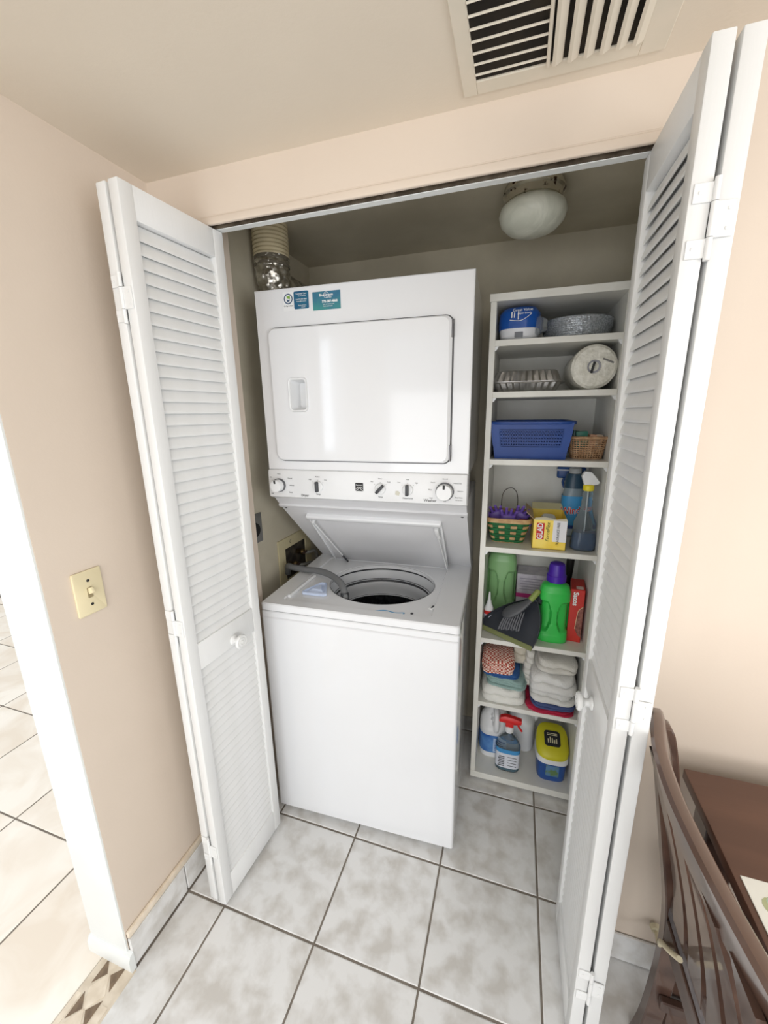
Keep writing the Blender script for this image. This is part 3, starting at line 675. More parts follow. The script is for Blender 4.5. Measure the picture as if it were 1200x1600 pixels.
# ---- stack of foam plates in glittery film
GLI = mat('glitter_film', (176, 180, 186), .3, .75, c2=(228, 230, 234), scale=210, bump=.9, bscale=120, lo=.45, hi=.55)
t = thing('plate_stack', 'shrink wrapped stack of silvery plates on the top shelf', 'plates', (.793, .325, ZA))
pf = [(0, .002), (.075, .002), (.088, .006)]
for k in range(17): pf += [(.094+.014*k/16+.0008*(k % 2), .008+.0032*k)]
pf += [(.107, .064), (.100, .066), (.08, .060), (0, .058)]
link('plates', lathe(pf, 64, ang=25), GLI, t)
link('film', lofted(dense([(.0, .086, .086), (.012, .1, .1), (.045, .109, .109), (.066, .1095, .1095), (.0685, .09, .09), (.065, .0, .0)]), 64, lambda p: (.0015*noise.noise(p*40), .0015*noise.noise(p*40+Vector((3, 3, 3))), 0)), CLEARP, t)
# ---- foil trays
FO = mat('aluminium_foil', (200, 200, 200), .3, 1, c2=(170, 170, 170), scale=30, bump=.15, bscale=60)
def tray(n=160, h=.030, rx=.110, ry=.075, base=.86):
    bm = bmesh.new(); rings = []
    for f, z, fl in ((base*.96, .001, 0), (base, .003, 1), ((base+1)/2, h*.5, 1), (1, h, 1), (1.10, h+.001, 0), (1.11, h-.0015, 0), (1.10, h-.0015, 0), (1.002, h-.0015, 0), (.98, h-.002, 1), (base*.98, .0045, 1), (base*.9, .004, 0)):
        r = []
        for i, p in enumerate(sring(z, rx*f, ry*f, 7, n=n)):
            k = 1 + (.022*math.sin(i*2*PI/n*32) if fl else 0); r.append(Vector((p.x*k, p.y*k, z)))
        rings.append(r)
    add_loft(bm, rings); return from_bm(bm, ang=25)
TR = tray()
g = 'foil trays on the second shelf'
tag(link('foil_tray', TR, FO, None, (.642, .285, ZB)), 'lower foil tray of the pair, standing upright on the shelf', 'tray', g)
o = tag(link('foil_tray', tray(h=.038), FO, None, (.642, .287, ZB+.0705), (PI, 0, 0)), 'upper foil tray turned upside down over the other', 'tray', g)
# ---- wrapped roll
t = thing('paper_plate_roll', 'white film wrapped paper roll seen end on, on the second shelf', 'roll', (.840, .190, ZB+.0685))
WR = mat('wrapped_paper', (226, 224, 214), .3, c2=(205, 203, 192), scale=60, bump=.9, bscale=55)
def flat(p): return (0, 0, 0)
bm = bmesh.new(); rings = []
for r, y in ((.0, .006), (.020, .006), (.0205, .001), (.024, .0), (.058, .002), (.0655, .008), (.068, .018), (.068, .22), (.064, .235), (.0, .24)):
    rings.append([Vector((max(r, .0005)*math.cos(2*PI*i/48)*(1+.012*noise.noise(Vector((i*.4, y*8, 0)))), y, max(r, .0005)*math.sin(2*PI*i/48)*(1+.012*noise.noise(Vector((i*.4, 5, y*8)))))) for i in range(48)])
add_loft(bm, rings); link('roll', from_bm(bm, ang=30), WR, t)
link('core', lathe([(.014, .0055), (.0198, .0045)], 28, 'y'), mat('core_grey', (150, 150, 158), .6), t, (-.001, 0, .001))
link('slot', box(-.0035, .0035, -.0015, .004, -.017, .017, .001, 1, Matrix.Rotation(.22, 4, 'Y')), BLACK, t, (-.004, 0, -.002))
link('printed_mark', box(-.017, .017, -.0012, .003, -.0025, .0025, .001, 1, Matrix.Rotation(.42, 4, 'Y')), mat('mark_grey', (120, 120, 118), .6), t, (.037, 0, .016))
# ---- blue basket
BLU = mat('blue_basket_plastic', (32, 72, 148), .4, c2=(28, 64, 136), scale=8)
t = thing('blue_basket', 'rectangular navy blue plastic basket with rows of small holes', 'basket', (.6675, .335, ZC))
bm = bmesh.new(); H = .123
def wallpt(u, v, off=0): # front wall; u -1..1, v 0..1
    hw = .120+.018*v; return Vector((u*hw, -(.125+.018*v)-off, v*H))
def strip(u0, u1, v0, v1, th=.0025):
    a = [wallpt(u0, v0), wallpt(u1, v0), wallpt(u1, v1), wallpt(u0, v1)]; b_ = [p+Vector((0, th, 0)) for p in a]
    vs = [bm.verts.new(p) for p in a+b_]
    for f in ((0, 1, 2, 3), (7, 6, 5, 4), (0, 4, 5, 1), (1, 5, 6, 2), (2, 6, 7, 3), (3, 7, 4, 0)): bm.faces.new([vs[i] for i in f])
strip(-.96, .96, .0, .36); strip(-.96, .96, .80, 1.0); strip(-.97, -.76, .36, .80); strip(.76, .97, .36, .80)
nr, ncol = 5, 24
for k in range(nr+1):
    v = .36+.44*k/nr; strip(-.76, .76, v-.026, v+.026, .003)
for k in range(ncol+1):
    uu = -.76+1.52*k/ncol; strip(uu-.013, uu+.013, .36, .80, .002)
link('front_wall', from_bm(bm, False), BLU, t)
bm = bmesh.new()
secs = [(.001, .118, .123, 8), (H*.5, .128, .133, 8), (H, .1375, .1425, 8)]
rings = [sring(*s[:3], s[3], n=96) for s in secs]; ins = [[Vector((p.x*.975, p.y*.975, p.z+.002)) for p in r] for r in rings[::-1]]
allr = rings+ins; n = 96
vs = [[bm.verts.new(p) for p in r] for r in allr]
for a, b_ in zip(vs, vs[1:]):
    for i in range(n):
        j = (i+1) % n
        if (a[i].co.y < -.115 and abs(a[i].co.x) < .105 and abs(a[j].co.x) < .105): continue
        bm.faces.new((a[i], a[j], b_[j], b_[i]))
bm.faces.new(vs[0]); bm.faces.new(vs[-1])
link('basket_body', from_bm(bm, ang=30), BLU, t)
bm = bmesh.new(); rr = []
for f, z in ((.985, H-.004), (1.035, H-.006), (1.055, H-.003), (1.05, H+.003), (1.0, H+.005), (.975, H+.002), (.975, H-.006)):
    rr.append(sring(z, .1375*f, .1425*f, 8, n=96))
add_loft(bm, rr, False, False); link('rim', from_bm(bm, ang=40), BLU, t)
# ---- wicker basket
WK = mat('tan_wicker', (190, 156, 122), .6, c2=(160, 124, 92), scale=60)
t = thing('wicker_basket', 'small tan wicker basket beside the blue basket', 'basket', (.853, .285, ZC))
bm = bmesh.new()
def wr(f, z, dx=0): return sring(z, .058*f, .062*f, 5, n=44)
for k in range(10):
    z = .004+.0072*k; f = .80+.20*k/9; p = wr(f, z); add_tube(bm, p+[p[0]], .0022 if k < 9 else .0022, 6, 1)
for i in range(44):
    a, b_ = wr(.80, .002)[i], wr(1.0, .070)[i]; add_tube(bm, [a, b_], .0015, 5, 1)
link('weave', from_bm(bm), WK, t)
p = wr(1.03, .072); link('rim', tube(p+[p[0]], .0050, 8, 1), WK, t)
p = wr(.80, .002); link('base', slab([(q.x, q.y) for q in p], .003, 0, 'xy', .0005), WK, t)
for (x, y, z, sx, c, lb) in ((-.018, -.020, .040, .021, (52, 120, 104), 'small teal carton in the wicker basket'), (.008, -.030, .030, .012, (222, 170, 140), 'small peach packet in the wicker basket'), (-.042, -.006, .042, .012, (60, 96, 96), 'small dark green packet in the wicker basket'), (.028, -.020, .030, .012, (206, 186, 164), 'small cream packet in the wicker basket')):
    tag(link('packet', box(-sx*.9, sx*.9, -.012, .012, 0, .052, .003, 2, Matrix.Rotation(.15 if sx < .02 else -.05, 4, 'Y')), mat('packet_%d' % c[0], c, .4), None, (.853+x, .285+y, ZC+z)), lb, 'packet', 'packets in the wicker basket')
# ---- woven green basket
t = thing('green_woven_basket', 'green and tan woven gift basket with a thin wire handle', 'basket', (.611, .300, ZDD))
GRN = mat('green_splint', (36, 112, 62), .55, c2=(28, 88, 50), scale=50); TAN = mat('tan_splint', (200, 168, 122), .6, c2=(176, 140, 98), scale=50)
def gb(f, z): return sring(z, .080*f, .085*f, 6, n=52)
bm = bmesh.new(); bm2 = bmesh.new(); rows = 7
for k in range(rows):
    z0, z1 = .003+.0115*k, .003+.0115*(k+1)-.001; f0, f1 = .72+.26*k/rows, .72+.26*(k+1)/rows
    for i in range(52):
        j = (i+1) % 52; out = 1.0 + (.022 if (i//2+k) % 2 else -.004)
        a0, a1 = gb(f0*out, z0)[i], gb(f0*out, z0)[j]; b0, b1 = gb(f1*out, z1)[i], gb(f1*out, z1)[j]
        tgt = bm2 if ((i//2) % 2 == 0 and (i//2+k) % 2 and (k % 2 == 1)) else bm
        vs = [tgt.verts.new(q) for q in (a0, a1, b1, b0)]; tgt.faces.new(vs)
        vi = [tgt.verts.new(Vector((q.x*.96, q.y*.96, q.z))) for q in (a0, a1, b1, b0)]; tgt.faces.new(vi[::-1])
        for q in range(4): tgt.faces.new((vs[q], vi[q], vi[(q+1) % 4], vs[(q+1) % 4]))
link('green_weave', from_bm(bm, False), GRN, t); link('tan_weave', from_bm(bm2, False), TAN, t)
link('base', slab([(q.x, q.y) for q in gb(.72, 0)], .003, 0, 'xy', .0005), TAN, t)
bm = bmesh.new(); add_loft(bm, [gb(1.02, .083), gb(1.06, .083), gb(1.07, .099), gb(1.03, .100), gb(1.0, .099), gb(.99, .085)], False, False); link('rim', from_bm(bm), TAN, t)
WIRE = mat('dark_wire', (66, 58, 50), .4, .5)
link('handle', tube([(-.030, .060, .097), (-.029, .062, .15), (-.018, .064, .178), (.004, .064, .188), (.022, .064, .175), (.030, .062, .145), (.031, .060, .097)], .0016, 8), WIRE, t)
bm = bmesh.new()
for sx in (-.078, .080): add_tube(bm, [(sx, .05, .095), (sx, .052, .115), (sx*.96, .05, .120)], .0016, 6)
link('handle_stub', from_bm(bm), TAN, t)
# purple gloves
PUR = mat('purple_rubber', (126, 98, 190), .4, c2=(108, 82, 168), scale=20)
def glove(loc, rz, label):
    bm = bmesh.new()
    rings = [sring(z, rx, ry, 2.6, n=20) for z, rx, ry in ((0, .024, .010), (.02, .027, .012), (.05, .030, .012), (.065, .026, .010), (.07, .012, .006))]
    add_loft(bm, rings)
    for k, (x, l) in enumerate(((-.021, .030), (-.008, .040), (.006, .038), (.019, .028))):
        add_tube(bm, [(x, 0, .055), (x*1.2, -.004, .055+l*.6), (x*1.35, -.014, .055+l)], .0072, 8, 4, rad=lambda q: .0074*(1-.35*q))
    add_tube(bm, [(.024, 0, .02), (.040, -.004, .035), (.044, -.012, .052)], .008, 8, 4, rad=lambda q: .0085*(1-.35*q))
    o = link('rubber_glove', from_bm(bm, ang=60), PUR, None, loc, rz); tag(o, label, 'glove', 'purple gloves in the green basket'); return o
glove((.585, .300, ZDD+.045), (.1, -.40, .15), 'purple rubber glove on the left in the green basket')
glove((.632, .300, ZDD+.048), (.1, .50, -.1), 'purple rubber glove on the right in the green basket')
glove((.608, .268, ZDD+.036), (.05, .05, .1), 'crumpled purple rubber glove at the front of the green basket')
tag(link('red_sachet', box(-.02, .02, -.004, .004, 0, .05, .003, 2), mat('dark_red_foil', (128, 30, 50), .35), None, (.664, .270, ZDD+.040), (.1, .1, .1)), 'dark red sachet at the right end of the green basket', 'sachet')
# ---- trash bag box
YEL = mat('carton_yellow', (246, 210, 60), .45, c2=(250, 224, 110), scale=10)
t = thing('trash_bag_box', 'opened yellow and white trash bag carton with a red logo', 'box', (.7535, .290, ZDD), 0)
bm = bmesh.new(); bw, bd, bh = .056, .088, .107
for a in ((-bw, bw, -bd, -bd+.0015, 0, bh), (-bw, bw, bd-.0015, bd, 0, bh), (-bw, -bw+.0015, -bd, bd, 0, bh), (bw-.0015, bw, -bd, bd, 0, bh), (-bw, bw, -bd, bd, 0, .0015)): add_box(bm, *a)
link('carton', from_bm(bm), YEL, t)
link('white_panel', box(.010, bw-.001, -bd-.0006, -bd+.0002, .030, bh), mat('carton_white', (232, 232, 236), .45), t)
link('flap', box(-bw, bw, 0, .040, 0, .0015, 0, 1, Matrix.Rotation(.45, 4, 'X')), mat('flap_cream', (222, 214, 170), .6), t, (0, bd-.002, bh))
link('torn_flap', slab([(-bw, 0), (bw, 0), (bw-.004, .012), (.02, .006), (-.02, .014), (-bw+.006, .008)], .0012, 0, 'xz'), mat('carton_pale', (232, 226, 200), .6), t, (0, -bd, bh), (-.9, 0, 0))
link('side_flap', box(0, .035, -bd*.9, bd*.9, 0, .0015, 0, 1, Matrix.Rotation(-2.4, 4, 'Y')), mat('kraft', (186, 160, 122), .7), t, (-bw+.002, 0, bh))
bm = bmesh.new(); add_loft(bm, [[Vector((x*(1+.2*noise.noise(Vector((i, k, 0)))), y, .06+.014*k+.010*noise.noise(Vector((i*2, k, 4))))) for i, (x, y) in enumerate((p.x, p.y) for p in sring(0, .046*(1-.18*k), .070*(1-.18*k), 3, n=18))] for k in range(4)])
link('bag_roll', from_bm(bm, ang=15), mat('bag_white', (226, 226, 222), .3), t)
link('logo_patch', box(-.044, -.018, -bd-.0012, -bd+.0002, .036, .096, .001, 1), INKR, t)
text('lettering', 'GLAD', .026, INKW, t, (-.031, -bd-.0016, .066), rot=(PI/2, -PI/2, 0), bold=.0006, squeeze=.86)
text('lettering', 'ForceFlex', .0175, mat('green_ink', (60, 92, 40), .5), t, (-.006, -bd-.0016, .064), rot=(PI/2, -PI/2, 0), shear=.3)
text('lettering', 'FRAGRANCE FREE', .0120, INKB, t, (.028, -bd-.0016, .060), rot=(PI/2, -PI/2, 0), squeeze=.85)
# ---- window cleaner refill bottle
GCL = mat('clear_bottle', (215, 228, 234), .08, trans=.9, ior=1.2)
LIQ = mat('blue_liquid', (20, 76, 130), .1, trans=.35, ior=1.2)
LIQD = mat('dark_teal_plastic', (44, 74, 96), .35)
t = thing('window_cleaner_refill', 'large window cleaner refill bottle with a blue label behind the sprayer', 'bottle', (.846, .418, ZDD))
link('bottle', lofted([(0, .036, .030, 3), (.004, .040, .034, 3), (.15, .040, .034, 3), (.185, .034, .030, 2.5), (.215, .022, .022, 2), (.235, .018, .018, 2)], 40), mat('refill_plastic', (168, 186, 196), .25, trans=.35), t)
link('label', lofted([(.045, .0408, .0348, 3), (.16, .0408, .0348, 3)], 40, caps=(False, False)), mat('label_sky', (66, 156, 214), .4), t)
link('label_band', lofted([(.032, .0410, .0350, 3), (.046, .0410, .0350, 3)], 40, caps=(False, False)), INKBL, t)
link('barcode_patch', lofted([(.006, .0409, .0349, 3), (.032, .0409, .0349, 3)], 40, caps=(False, False)), mat('label_pale', (188, 200, 210), .5), t)
link('shoulder', lofted([(.190, .036, .032, 2.4), (.222, .034, .030, 2.2), (.245, .028, .026, 2), (.248, .0, .0, 2)], 32), LIQD, t)
link('cap', lathe([(.022, .244), (.022, .262), (.020, .265), (0, .265)], 28), mat('grey_cap', (176, 180, 182), .4), t)
text('lettering', 'Windex', .038, INKW, t, (.006, -.0362, .105), rot=(PI/2, -.08, 0), bold=.0016, squeeze=.8); text('lettering', 'Windex', .038, INKR, t, (.006, -.0368, .105), rot=(PI/2, -.08, 0), bold=.0004, squeeze=.8)
# ---- spray bottle
t = thing('blue_spray_bottle', 'clear spray bottle of blue liquid with a white and yellow trigger', 'bottle', (.868, .238, ZDD))
body = [(0, .036, .026, 2.6), (.006, .041, .030, 2.8), (.03, .041, .030, 2.8), (.07, .037, .028, 2.6), (.10, .036, .028, 2.4), (.13, .024, .022, 2.2), (.16, .017, .017, 2), (.175, .018, .018, 2), (.185, .0155, .0155, 2), (.195, .0175, .0175, 2), (.205, .0155, .0155, 2), (.214, .013, .013, 2)]
link('bottle', lofted(dense(body, .01), 40), GCL, t)
link('liquid', lofted([(.003, .034, .024, 2.6), (.008, .039, .028, 2.8), (.03, .039, .028, 2.8), (.066, .0355, .0262, 2.6), (.067, .0, .0, 2)], 40), LIQ, t)
link('dip_tube', tube([(0, 0, .01), (0, 0, .214)], .002, 8), PLAST, t)
link('collar', lathe([(.016, .212), (.0175, .214), (.0175, .230), (.015, .233), (0, .233)], 26), mat('yellow_plastic', (232, 214, 50), .4), t)
b = bmesh.new(); ring = lambda y, f: [Vector((x*f, y, z)) for x, z in ((-.012, .232), (.012, .232), (.016, .250), (.010, .272), (-.014, .276), (-.020, .262))]
pf = [(-.016, .232), (.014, .232), (.030, .236), (.034, .242), (.018, .262), (.004, .276), (-.018, .278), (-.026, .262)]
add_loft(b, [[Vector((x*.9, -.010, z)) for x, z in pf], [Vector((x, -.006, z)) for x, z in pf], [Vector((x, .006, z)) for x, z in pf], [Vector((x*.9, .010, z)) for x, z in pf]])
link('trigger_head', from_bm(b, ang=30), PLAST, t)
# ---- blue trigger bottle at the back
t = thing('blue_trigger_bottle', 'blue topped trigger bottle at the back behind the refill bottle', 'bottle', (.872, .486, ZDD))
link('bottle', lofted([(0, .03, .03, 2.6), (.15, .03, .03, 2.6), (.19, .015, .015), (.21, .013, .013)], 30), mat('grey_blue_plastic', (140, 160, 180), .35), t)
BLT = mat('blue_trigger_plastic', (30, 74, 140), .4)
link('trigger_head', box(-.085, .02, -.014, .014, .215, .262, .008, 3), BLT, t)
link('nozzle_band', box(-.088, -.02, -.0145, .0145, .246, .252, .001, 1), PLAST, t)
link('trigger', tube([(-.05, 0, .22), (-.06, 0, .20), (-.052, 0, .175)], .005, 8), BLT, t)

# ---- green detergent jugs
def jug_mesh(W_, D_, H_, nk):
    secs = [(0, W_*.92, D_*.9, 3.2), (.006, W_, D_, 3.4), (.03, W_, D_, 3.4), (.032, W_*.985, D_*.985, 3.4), (H_*.62, W_, D_, 3.2), (H_*.86, W_*.99, D_*.97, 3), (H_*.95, W_*.86, D_*.8, 2.6), (H_*.985, W_*.6, D_*.6, 2.2), (H_, nk, nk, 2), (H_+.012, nk, nk, 2)]
    def dp(p):
        if p.y > 0: return (0, 0, 0)
        zc = H_*.45; hh_ = H_*.27
        q = (p.z-zc)/hh_
        if abs(q) > 1.15: return (0, 0, 0)
        xe = .16+.30*q*q                                   # inner edge of the grip recess, waisted
        ux = abs(p.x)/W_
        def sm(a, b, x): x = max(0, min(1, (x-a)/(b-a))); return x*x*(3-2*x)
        d = sm(xe, xe+.12, ux)*(1-sm(.78, 1.0, abs(q)))
        return (-.10*p.x*d, .017*d, 0)
    return lofted(dense(secs, .0035), 120, dp, ang=50)
GJ = mat('green_jug_plastic', (62, 196, 86), .3, c2=(56, 188, 80), scale=5)
t = thing('green_detergent_jug', 'bright green detergent jug with a purple cap', 'jug', (.795, .250, ZE))
link('jug', jug_mesh(.054, .040, .235, .022), GJ, t)
PC = mat('purple_cap', (70, 30, 160), .35)
link('cap', lathe([(.033, .238), (.0345, .240), (.0345, .262), (.030, .268), (.028, .296), (.025, .306), (.018, .310), (0, .311)], 36), PC, t)
GJ2 = mat('faded_green_plastic', (152, 200, 142), .3, c2=(142, 190, 132), scale=5)
t = thing('pale_green_jug', 'pale green jug standing backwards at the left of the shelf', 'jug', (.597, .420, ZE))
link('jug', jug_mesh(.059, .044, .285, .024), GJ2, t)
link('cap', lathe([(.03, .286), (.03, .315), (.026, .320), (0, .320)], 28), mat('teal_cap', (40, 90, 80), .4), t)
# ---- glue bottle
t = thing('glue_bottle', 'small white squeeze bottle with a red label at the shelf edge', 'bottle', (.5575, .268, ZE))
link('bottle', lofted([(0, .016, .012), (.004, .018, .013), (.085, .018, .013), (.100, .012, .010), (.108, .009, .009)], 28), PLAST, t)
link('label', lofted([(.020, .0184, .0134), (.075, .0184, .0134)], 28, caps=(False, False)), INKR, t)
link('label_patch', lofted([(.040, .0186, .0136), (.060, .0186, .0136)], 28, caps=(False, False)), mat('label_pale2', (210, 214, 232), .5), t)
link('nozzle', lathe([(.009, .106), (.009, .114), (.006, .120), (.0035, .150), (.002, .154), (0, .154)], 20), PLAST, t)
# ---- paper sacks / carton at the back
t = thing('white_carton', 'white printed carton with a magenta stripe behind the dustpan', 'box', (.722, .445, ZE))
link('carton', box(-.062, .062, -.045, .060, 0, .190, .002, 1), mat('carton_lilac', (214, 208, 216), .5, c2=(190, 184, 196), scale=30), t)
link('stripe', box(-.0625, .0625, -.0456, .0, .086, .104), mat('magenta_ink', (206, 60, 140), .5), t)
bm = bmesh.new()
for k in range(5): add_box(bm, -.05, .04-.012*(k % 2), -.0458, -.044, .122+.012*k, .1245+.012*k)
link('print_lines', from_bm(bm), mat('print_faint', (150, 146, 160), .6), t)
# ---- red box
t = thing('red_carton', 'red carton with white lettering at the right end of the shelf', 'box', (.878, .300, ZE), -.10)
link('carton', box(-.024, .024, -.055, .055, 0, .212, .0015, 1), mat('carton_red', (206, 56, 44), .4, c2=(196, 48, 40), scale=14), t)
text('lettering', 'Sacos', .024, INKW, t, (-.006, -.0556, .175), rot=(PI/2, PI/2, 0), bold=.0008)
link('price_tag', slab(rrect(.024, .026, .001, 2, .006, -.034), .0006, 0, 'xy', .2121), mat('tag_pale', (226, 200, 190), .5), t)
link('printed_photo', slab([(.0235, .150), (.016, .138), (.008, .130), (.004, .100), (.001, .055), (.012, .030), (.0235, .022)], .0006, 0, 'xz', -.0555), mat('photo_brown', (112, 62, 54), .45, c2=(150, 96, 84), scale=90), t)
link('printed_edge', tube([(.0225, -.0560, .148), (.008, -.0560, .130), (.004, -.0560, .100), (.001, -.0560, .055)], .0013, 6), mat('line_cream', (232, 196, 160), .5), t)

# ---- black brush handle
t = thing('black_brush', 'black handled brush standing upright behind the red carton', 'brush', (.862, .425, ZE))
link('handle', lofted(dense([(.0, .010, .006), (.18, .011, .007), (.24, .015, .008), (.31, .015, .008), (.335, .010, .006), (.34, 0, 0)], .02), 24), BLACK, t)
# ---- dustpan + brush
Lm = Vector((.6225, .182, ZE+.006)); e1 = Vector((.189, -.111, .0)).normalized(); Hm = Vector((.728, .300, .880))
e2 = (Hm-Lm); e2 = (e2 - e1*e2.dot(e1)).normalized(); e3 = e1.cross(e2)
MX = Matrix((e1, e2, e3)).transposed().to_4x4(); MX.translation = Lm
# viewer side must be +e3
DP = mat('dustpan_grey', (52, 56, 64), .45, c2=(46, 50, 58), scale=12)
t = thing('dustpan', 'dark grey dustpan with an olive rubber lip leaning on the shelf edge', 'dustpan', (0, 0, 0)); t.matrix_world = MX
lf = smooth_path([(-.112, .010, 0), (-.099, .040, 0), (-.074, .078, 0), (-.040, .112, 0), (-.005, .139, 0), (.030, .160, 0), (.056, .176, 0)], 4)
rt_ = smooth_path([(.112, .010, 0), (.116, .050, 0), (.113, .090, 0), (.103, .125, 0), (.086, .158, 0), (.074, .176, 0)], 4)
outl = [(q.x, q.y) for q in rt_]+[(q.x, q.y) for q in reversed(lf)]
bm = bmesh.new()
add_loft(bm, [[Vector((x, y, 0)) for x, y in outl], [Vector((x, y, .002)) for x, y in outl]])
for sd, pts in ((-1, lf), (1, rt_)):
    rg = []
    for k, q in enumerate(pts):
        h = .010+.026*(k/(len(pts)-1)); rg.append([Vector((q.x, q.y, 0)), Vector((q.x+sd*.003, q.y, 0)), Vector((q.x+sd*.006, q.y, h)), Vector((q.x+sd*.003, q.y, h))])
    add_loft(bm, rg)
add_box(bm, .052, .078, .172, .178, 0, .036, .002, 1)
link('pan', from_bm(bm, ang=40), DP, t)
link('lip', box(-.112, .112, -.001, .017, -.003, .0035, .0015, 1), mat('olive_rubber', (128, 134, 88), .5), t)
link('pan_handle', lofted(dense([(0, .024, .010, 3), (.03, .014, .008, 2.5), (.045, .010, .006, 2)], .01), 24), DP, t, (.066, .174, .012), (-PI/2, 0, -.12))
t = thing('hand_brush', 'grey hand brush with pale bristles clipped inside the dustpan', 'brush', (0, 0, 0))
M2 = MX @ Matrix.Translation((0, 0, .040)); t.matrix_world = M2
GB = mat('brush_grey', (78, 80, 84), .4)
def rprof(q):
    ks = ((0, .004), (.05, .017), (.16, .024), (.34, .024), (.52, .016), (.68, .0105), (1, .0095))
    for (a, ra), (b__, rb) in zip(ks, ks[1:]):
        if q <= b__: return ra+(rb-ra)*(q-a)/(b__-a)
    return .009
bm = bmesh.new(); add_tube(bm, [(-.022, .076, 0), (.010, .108, 0), (.040, .140, 0), (.060, .172, 0), (.072, .205, 0)], .01, 24, 7, rad=rprof)
for v in bm.verts: v.co.z *= .45
link('brush_head', from_bm(bm, ang=60), GB, t)
link('grip_stripe', tube([(.058, .168, .001), (.066, .188, .001), (.0735, .210, .001), (.0745, .214, .001)], .0098, 16, 4, rad=lambda q: .0112*(1-q**6*.6)), mat('lime_plastic', (142, 156, 84), .4), t)
bm = bmesh.new()
for i in range(9):
    for j in range(2):
        q = i/8; x0, y0 = -.014+.066*q, .072+.046*q-.005*j
        x1, y1 = -.018+.074*q, .022+.022*q+.003*((i+j) % 2)
        add_tube(bm, [(x0, y0, -.004-.002*j), ((x0+x1)/2-.001, (y0+y1)/2, -.003-.005*j), (x1, y1, -.004-.007*j)], .0017, 4, 1)
br = link('bristles', from_bm(bm, False), mat('bristle_grey', (128, 130, 136), .5), t); br['kind'] = 'stuff'

# ---- towels
def cloth_mesh(w, d, h, folds, seed, sag=.0, e=5):
    bm = bmesh.new(); n = max(2, folds*2); t = h/n
    rnd = random.Random(seed)
    for k in range(n):
        z0 = t*k; f = 1-.045*(k % 2)-rnd.random()*.04; ox, oy = rnd.uniform(-.004, .004), rnd.uniform(-.006, .002)
        rr = []
        for g, z in ((.25, 0), (.6, 0), (.88, 0), (.96, t*.08), (.995, t*.3), (1.0, t*.55), (.985, t*.85), (.94, t*1.02), (.86, t*1.06), (.6, t*1.06), (.25, t*1.06)):
            rr.append([Vector((p.x*g*f+ox, p.y*g*f+oy, z0+z)) for p in sring(0, w/2, d/2, e, n=84)])
        add_loft(bm, rr)
    for v in bm.verts:
        zf = min(1, v.co.z/h); x, y = v.co.x/(w/2), v.co.y/(d/2)
        n1 = noise.noise(Vector((v.co.x*16+seed*3.1, v.co.y*14, v.co.z*10)))
        n2 = noise.noise(Vector((v.co.x*45, v.co.y*30+seed*2.3, v.co.z*30)))
        v.co.z += (n1*.011+n2*.004)*min(1, zf*1.5) - (sag+.004)*zf*(abs(x)**3+max(0, -y)**3)
        v.co.y += (n2*.007+n1*.008)*(.4+.6*zf); v.co.x += noise.noise(Vector((v.co.x*20, v.co.z*60+seed, v.co.y*10)))*.006
    return from_bm(bm, ang=60)
def towel(name, loc, w, d, h, folds, mt, label, seed, rz=0, sag=0, grp=None):
    me = cloth_mesh(w, d, h, folds, seed, sag)
    o = link(name, me, mt, None, loc, (0, 0, rz)); tag(o, label, 'towel', grp); return o
def fabric(n, c, c2=None): return mat(n, c, .95, c2=c2, scale=30, bump=.7, bscale=260, lo=.3, hi=.7)
# checked cloth material
ck = fabric('checked_cloth', (232, 208, 192)); N = ck.node_tree.nodes; L = ck.node_tree.links
cko = N.new('ShaderNodeTexChecker'); cko.inputs['Scale'].default_value = 138; cko.inputs[1].default_value = rgb((176, 66, 50)); cko.inputs[2].default_value = rgb((244, 222, 208))
L.new([n for n in N if n.type == 'MAPPING'][0].outputs[0], cko.inputs[0]); L.new(cko.outputs[0], N['Principled BSDF'].inputs['Base Color'])
gl = 'folded towels in the left pile'; gr_ = 'folded towels in the right pile'
towel('folded_towel', (.628, .275, ZF), .172, .19, .070, 1, fabric('white_terry', (232, 232, 226)), 'white towel at the bottom of the left pile', 1, .03, 0, gl)
towel('folded_towel', (.640, .268, ZF+.070), .160, .16, .045, 2, fabric('seafoam_terry', (150, 178, 174)), 'seafoam towel in the left pile above the white one', 2, -.05, .003, gl)
towel('folded_cloth', (.620, .262, ZF+.116), .150, .15, .026, 1, fabric('blue_cloth', (50, 92, 150)), 'blue cloth under the checked cloth', 3, .02, .002, gl)
towel('folded_cloth', (.607, .245, ZF+.142), .125, .15, .058, 3, ck, 'red and white checked cloth on top of the left pile', 4, .06, .004, gl)
towel('folded_towel', (.680, .330, ZF+.142), .060, .14, .075, 1, fabric('cream_terry', (212, 206, 190)), 'cream towel tucked behind the checked cloth', 5, .1, 0, gl)
towel('folded_cloth', (.808, .265, ZF), .180, .185, .016, 1, fabric('crimson_cloth', (190, 40, 74)), 'crimson cloth at the bottom of the right pile', 6, -.02, 0, gr_)
towel('folded_cloth', (.822, .272, ZF+.016), .166, .185, .026, 1, fabric('slate_blue_cloth', (74, 88, 134)), 'slate blue cloth above the crimson cloth', 7, .03, 0, gr_)
towel('folded_towel', (.812, .272, ZF+.042), .170, .18, .052, 1, fabric('pale_grey_terry', (222, 222, 219)), 'lower pale grey towel in the right pile', 8, .02, .003, gr_)
towel('folded_towel', (.815, .262, ZF+.094), .172, .18, .072, 1, fabric('pale_terry', (228, 228, 226)), 'thick pale grey towel in the middle of the right pile', 9, -.04, .006, gr_)
towel('folded_towel', (.820, .275, ZF+.168), .150, .17, .046, 1, fabric('warm_grey_terry', (218, 216, 209)), 'pale towel on top of the right pile', 10, .05, .006, gr_)
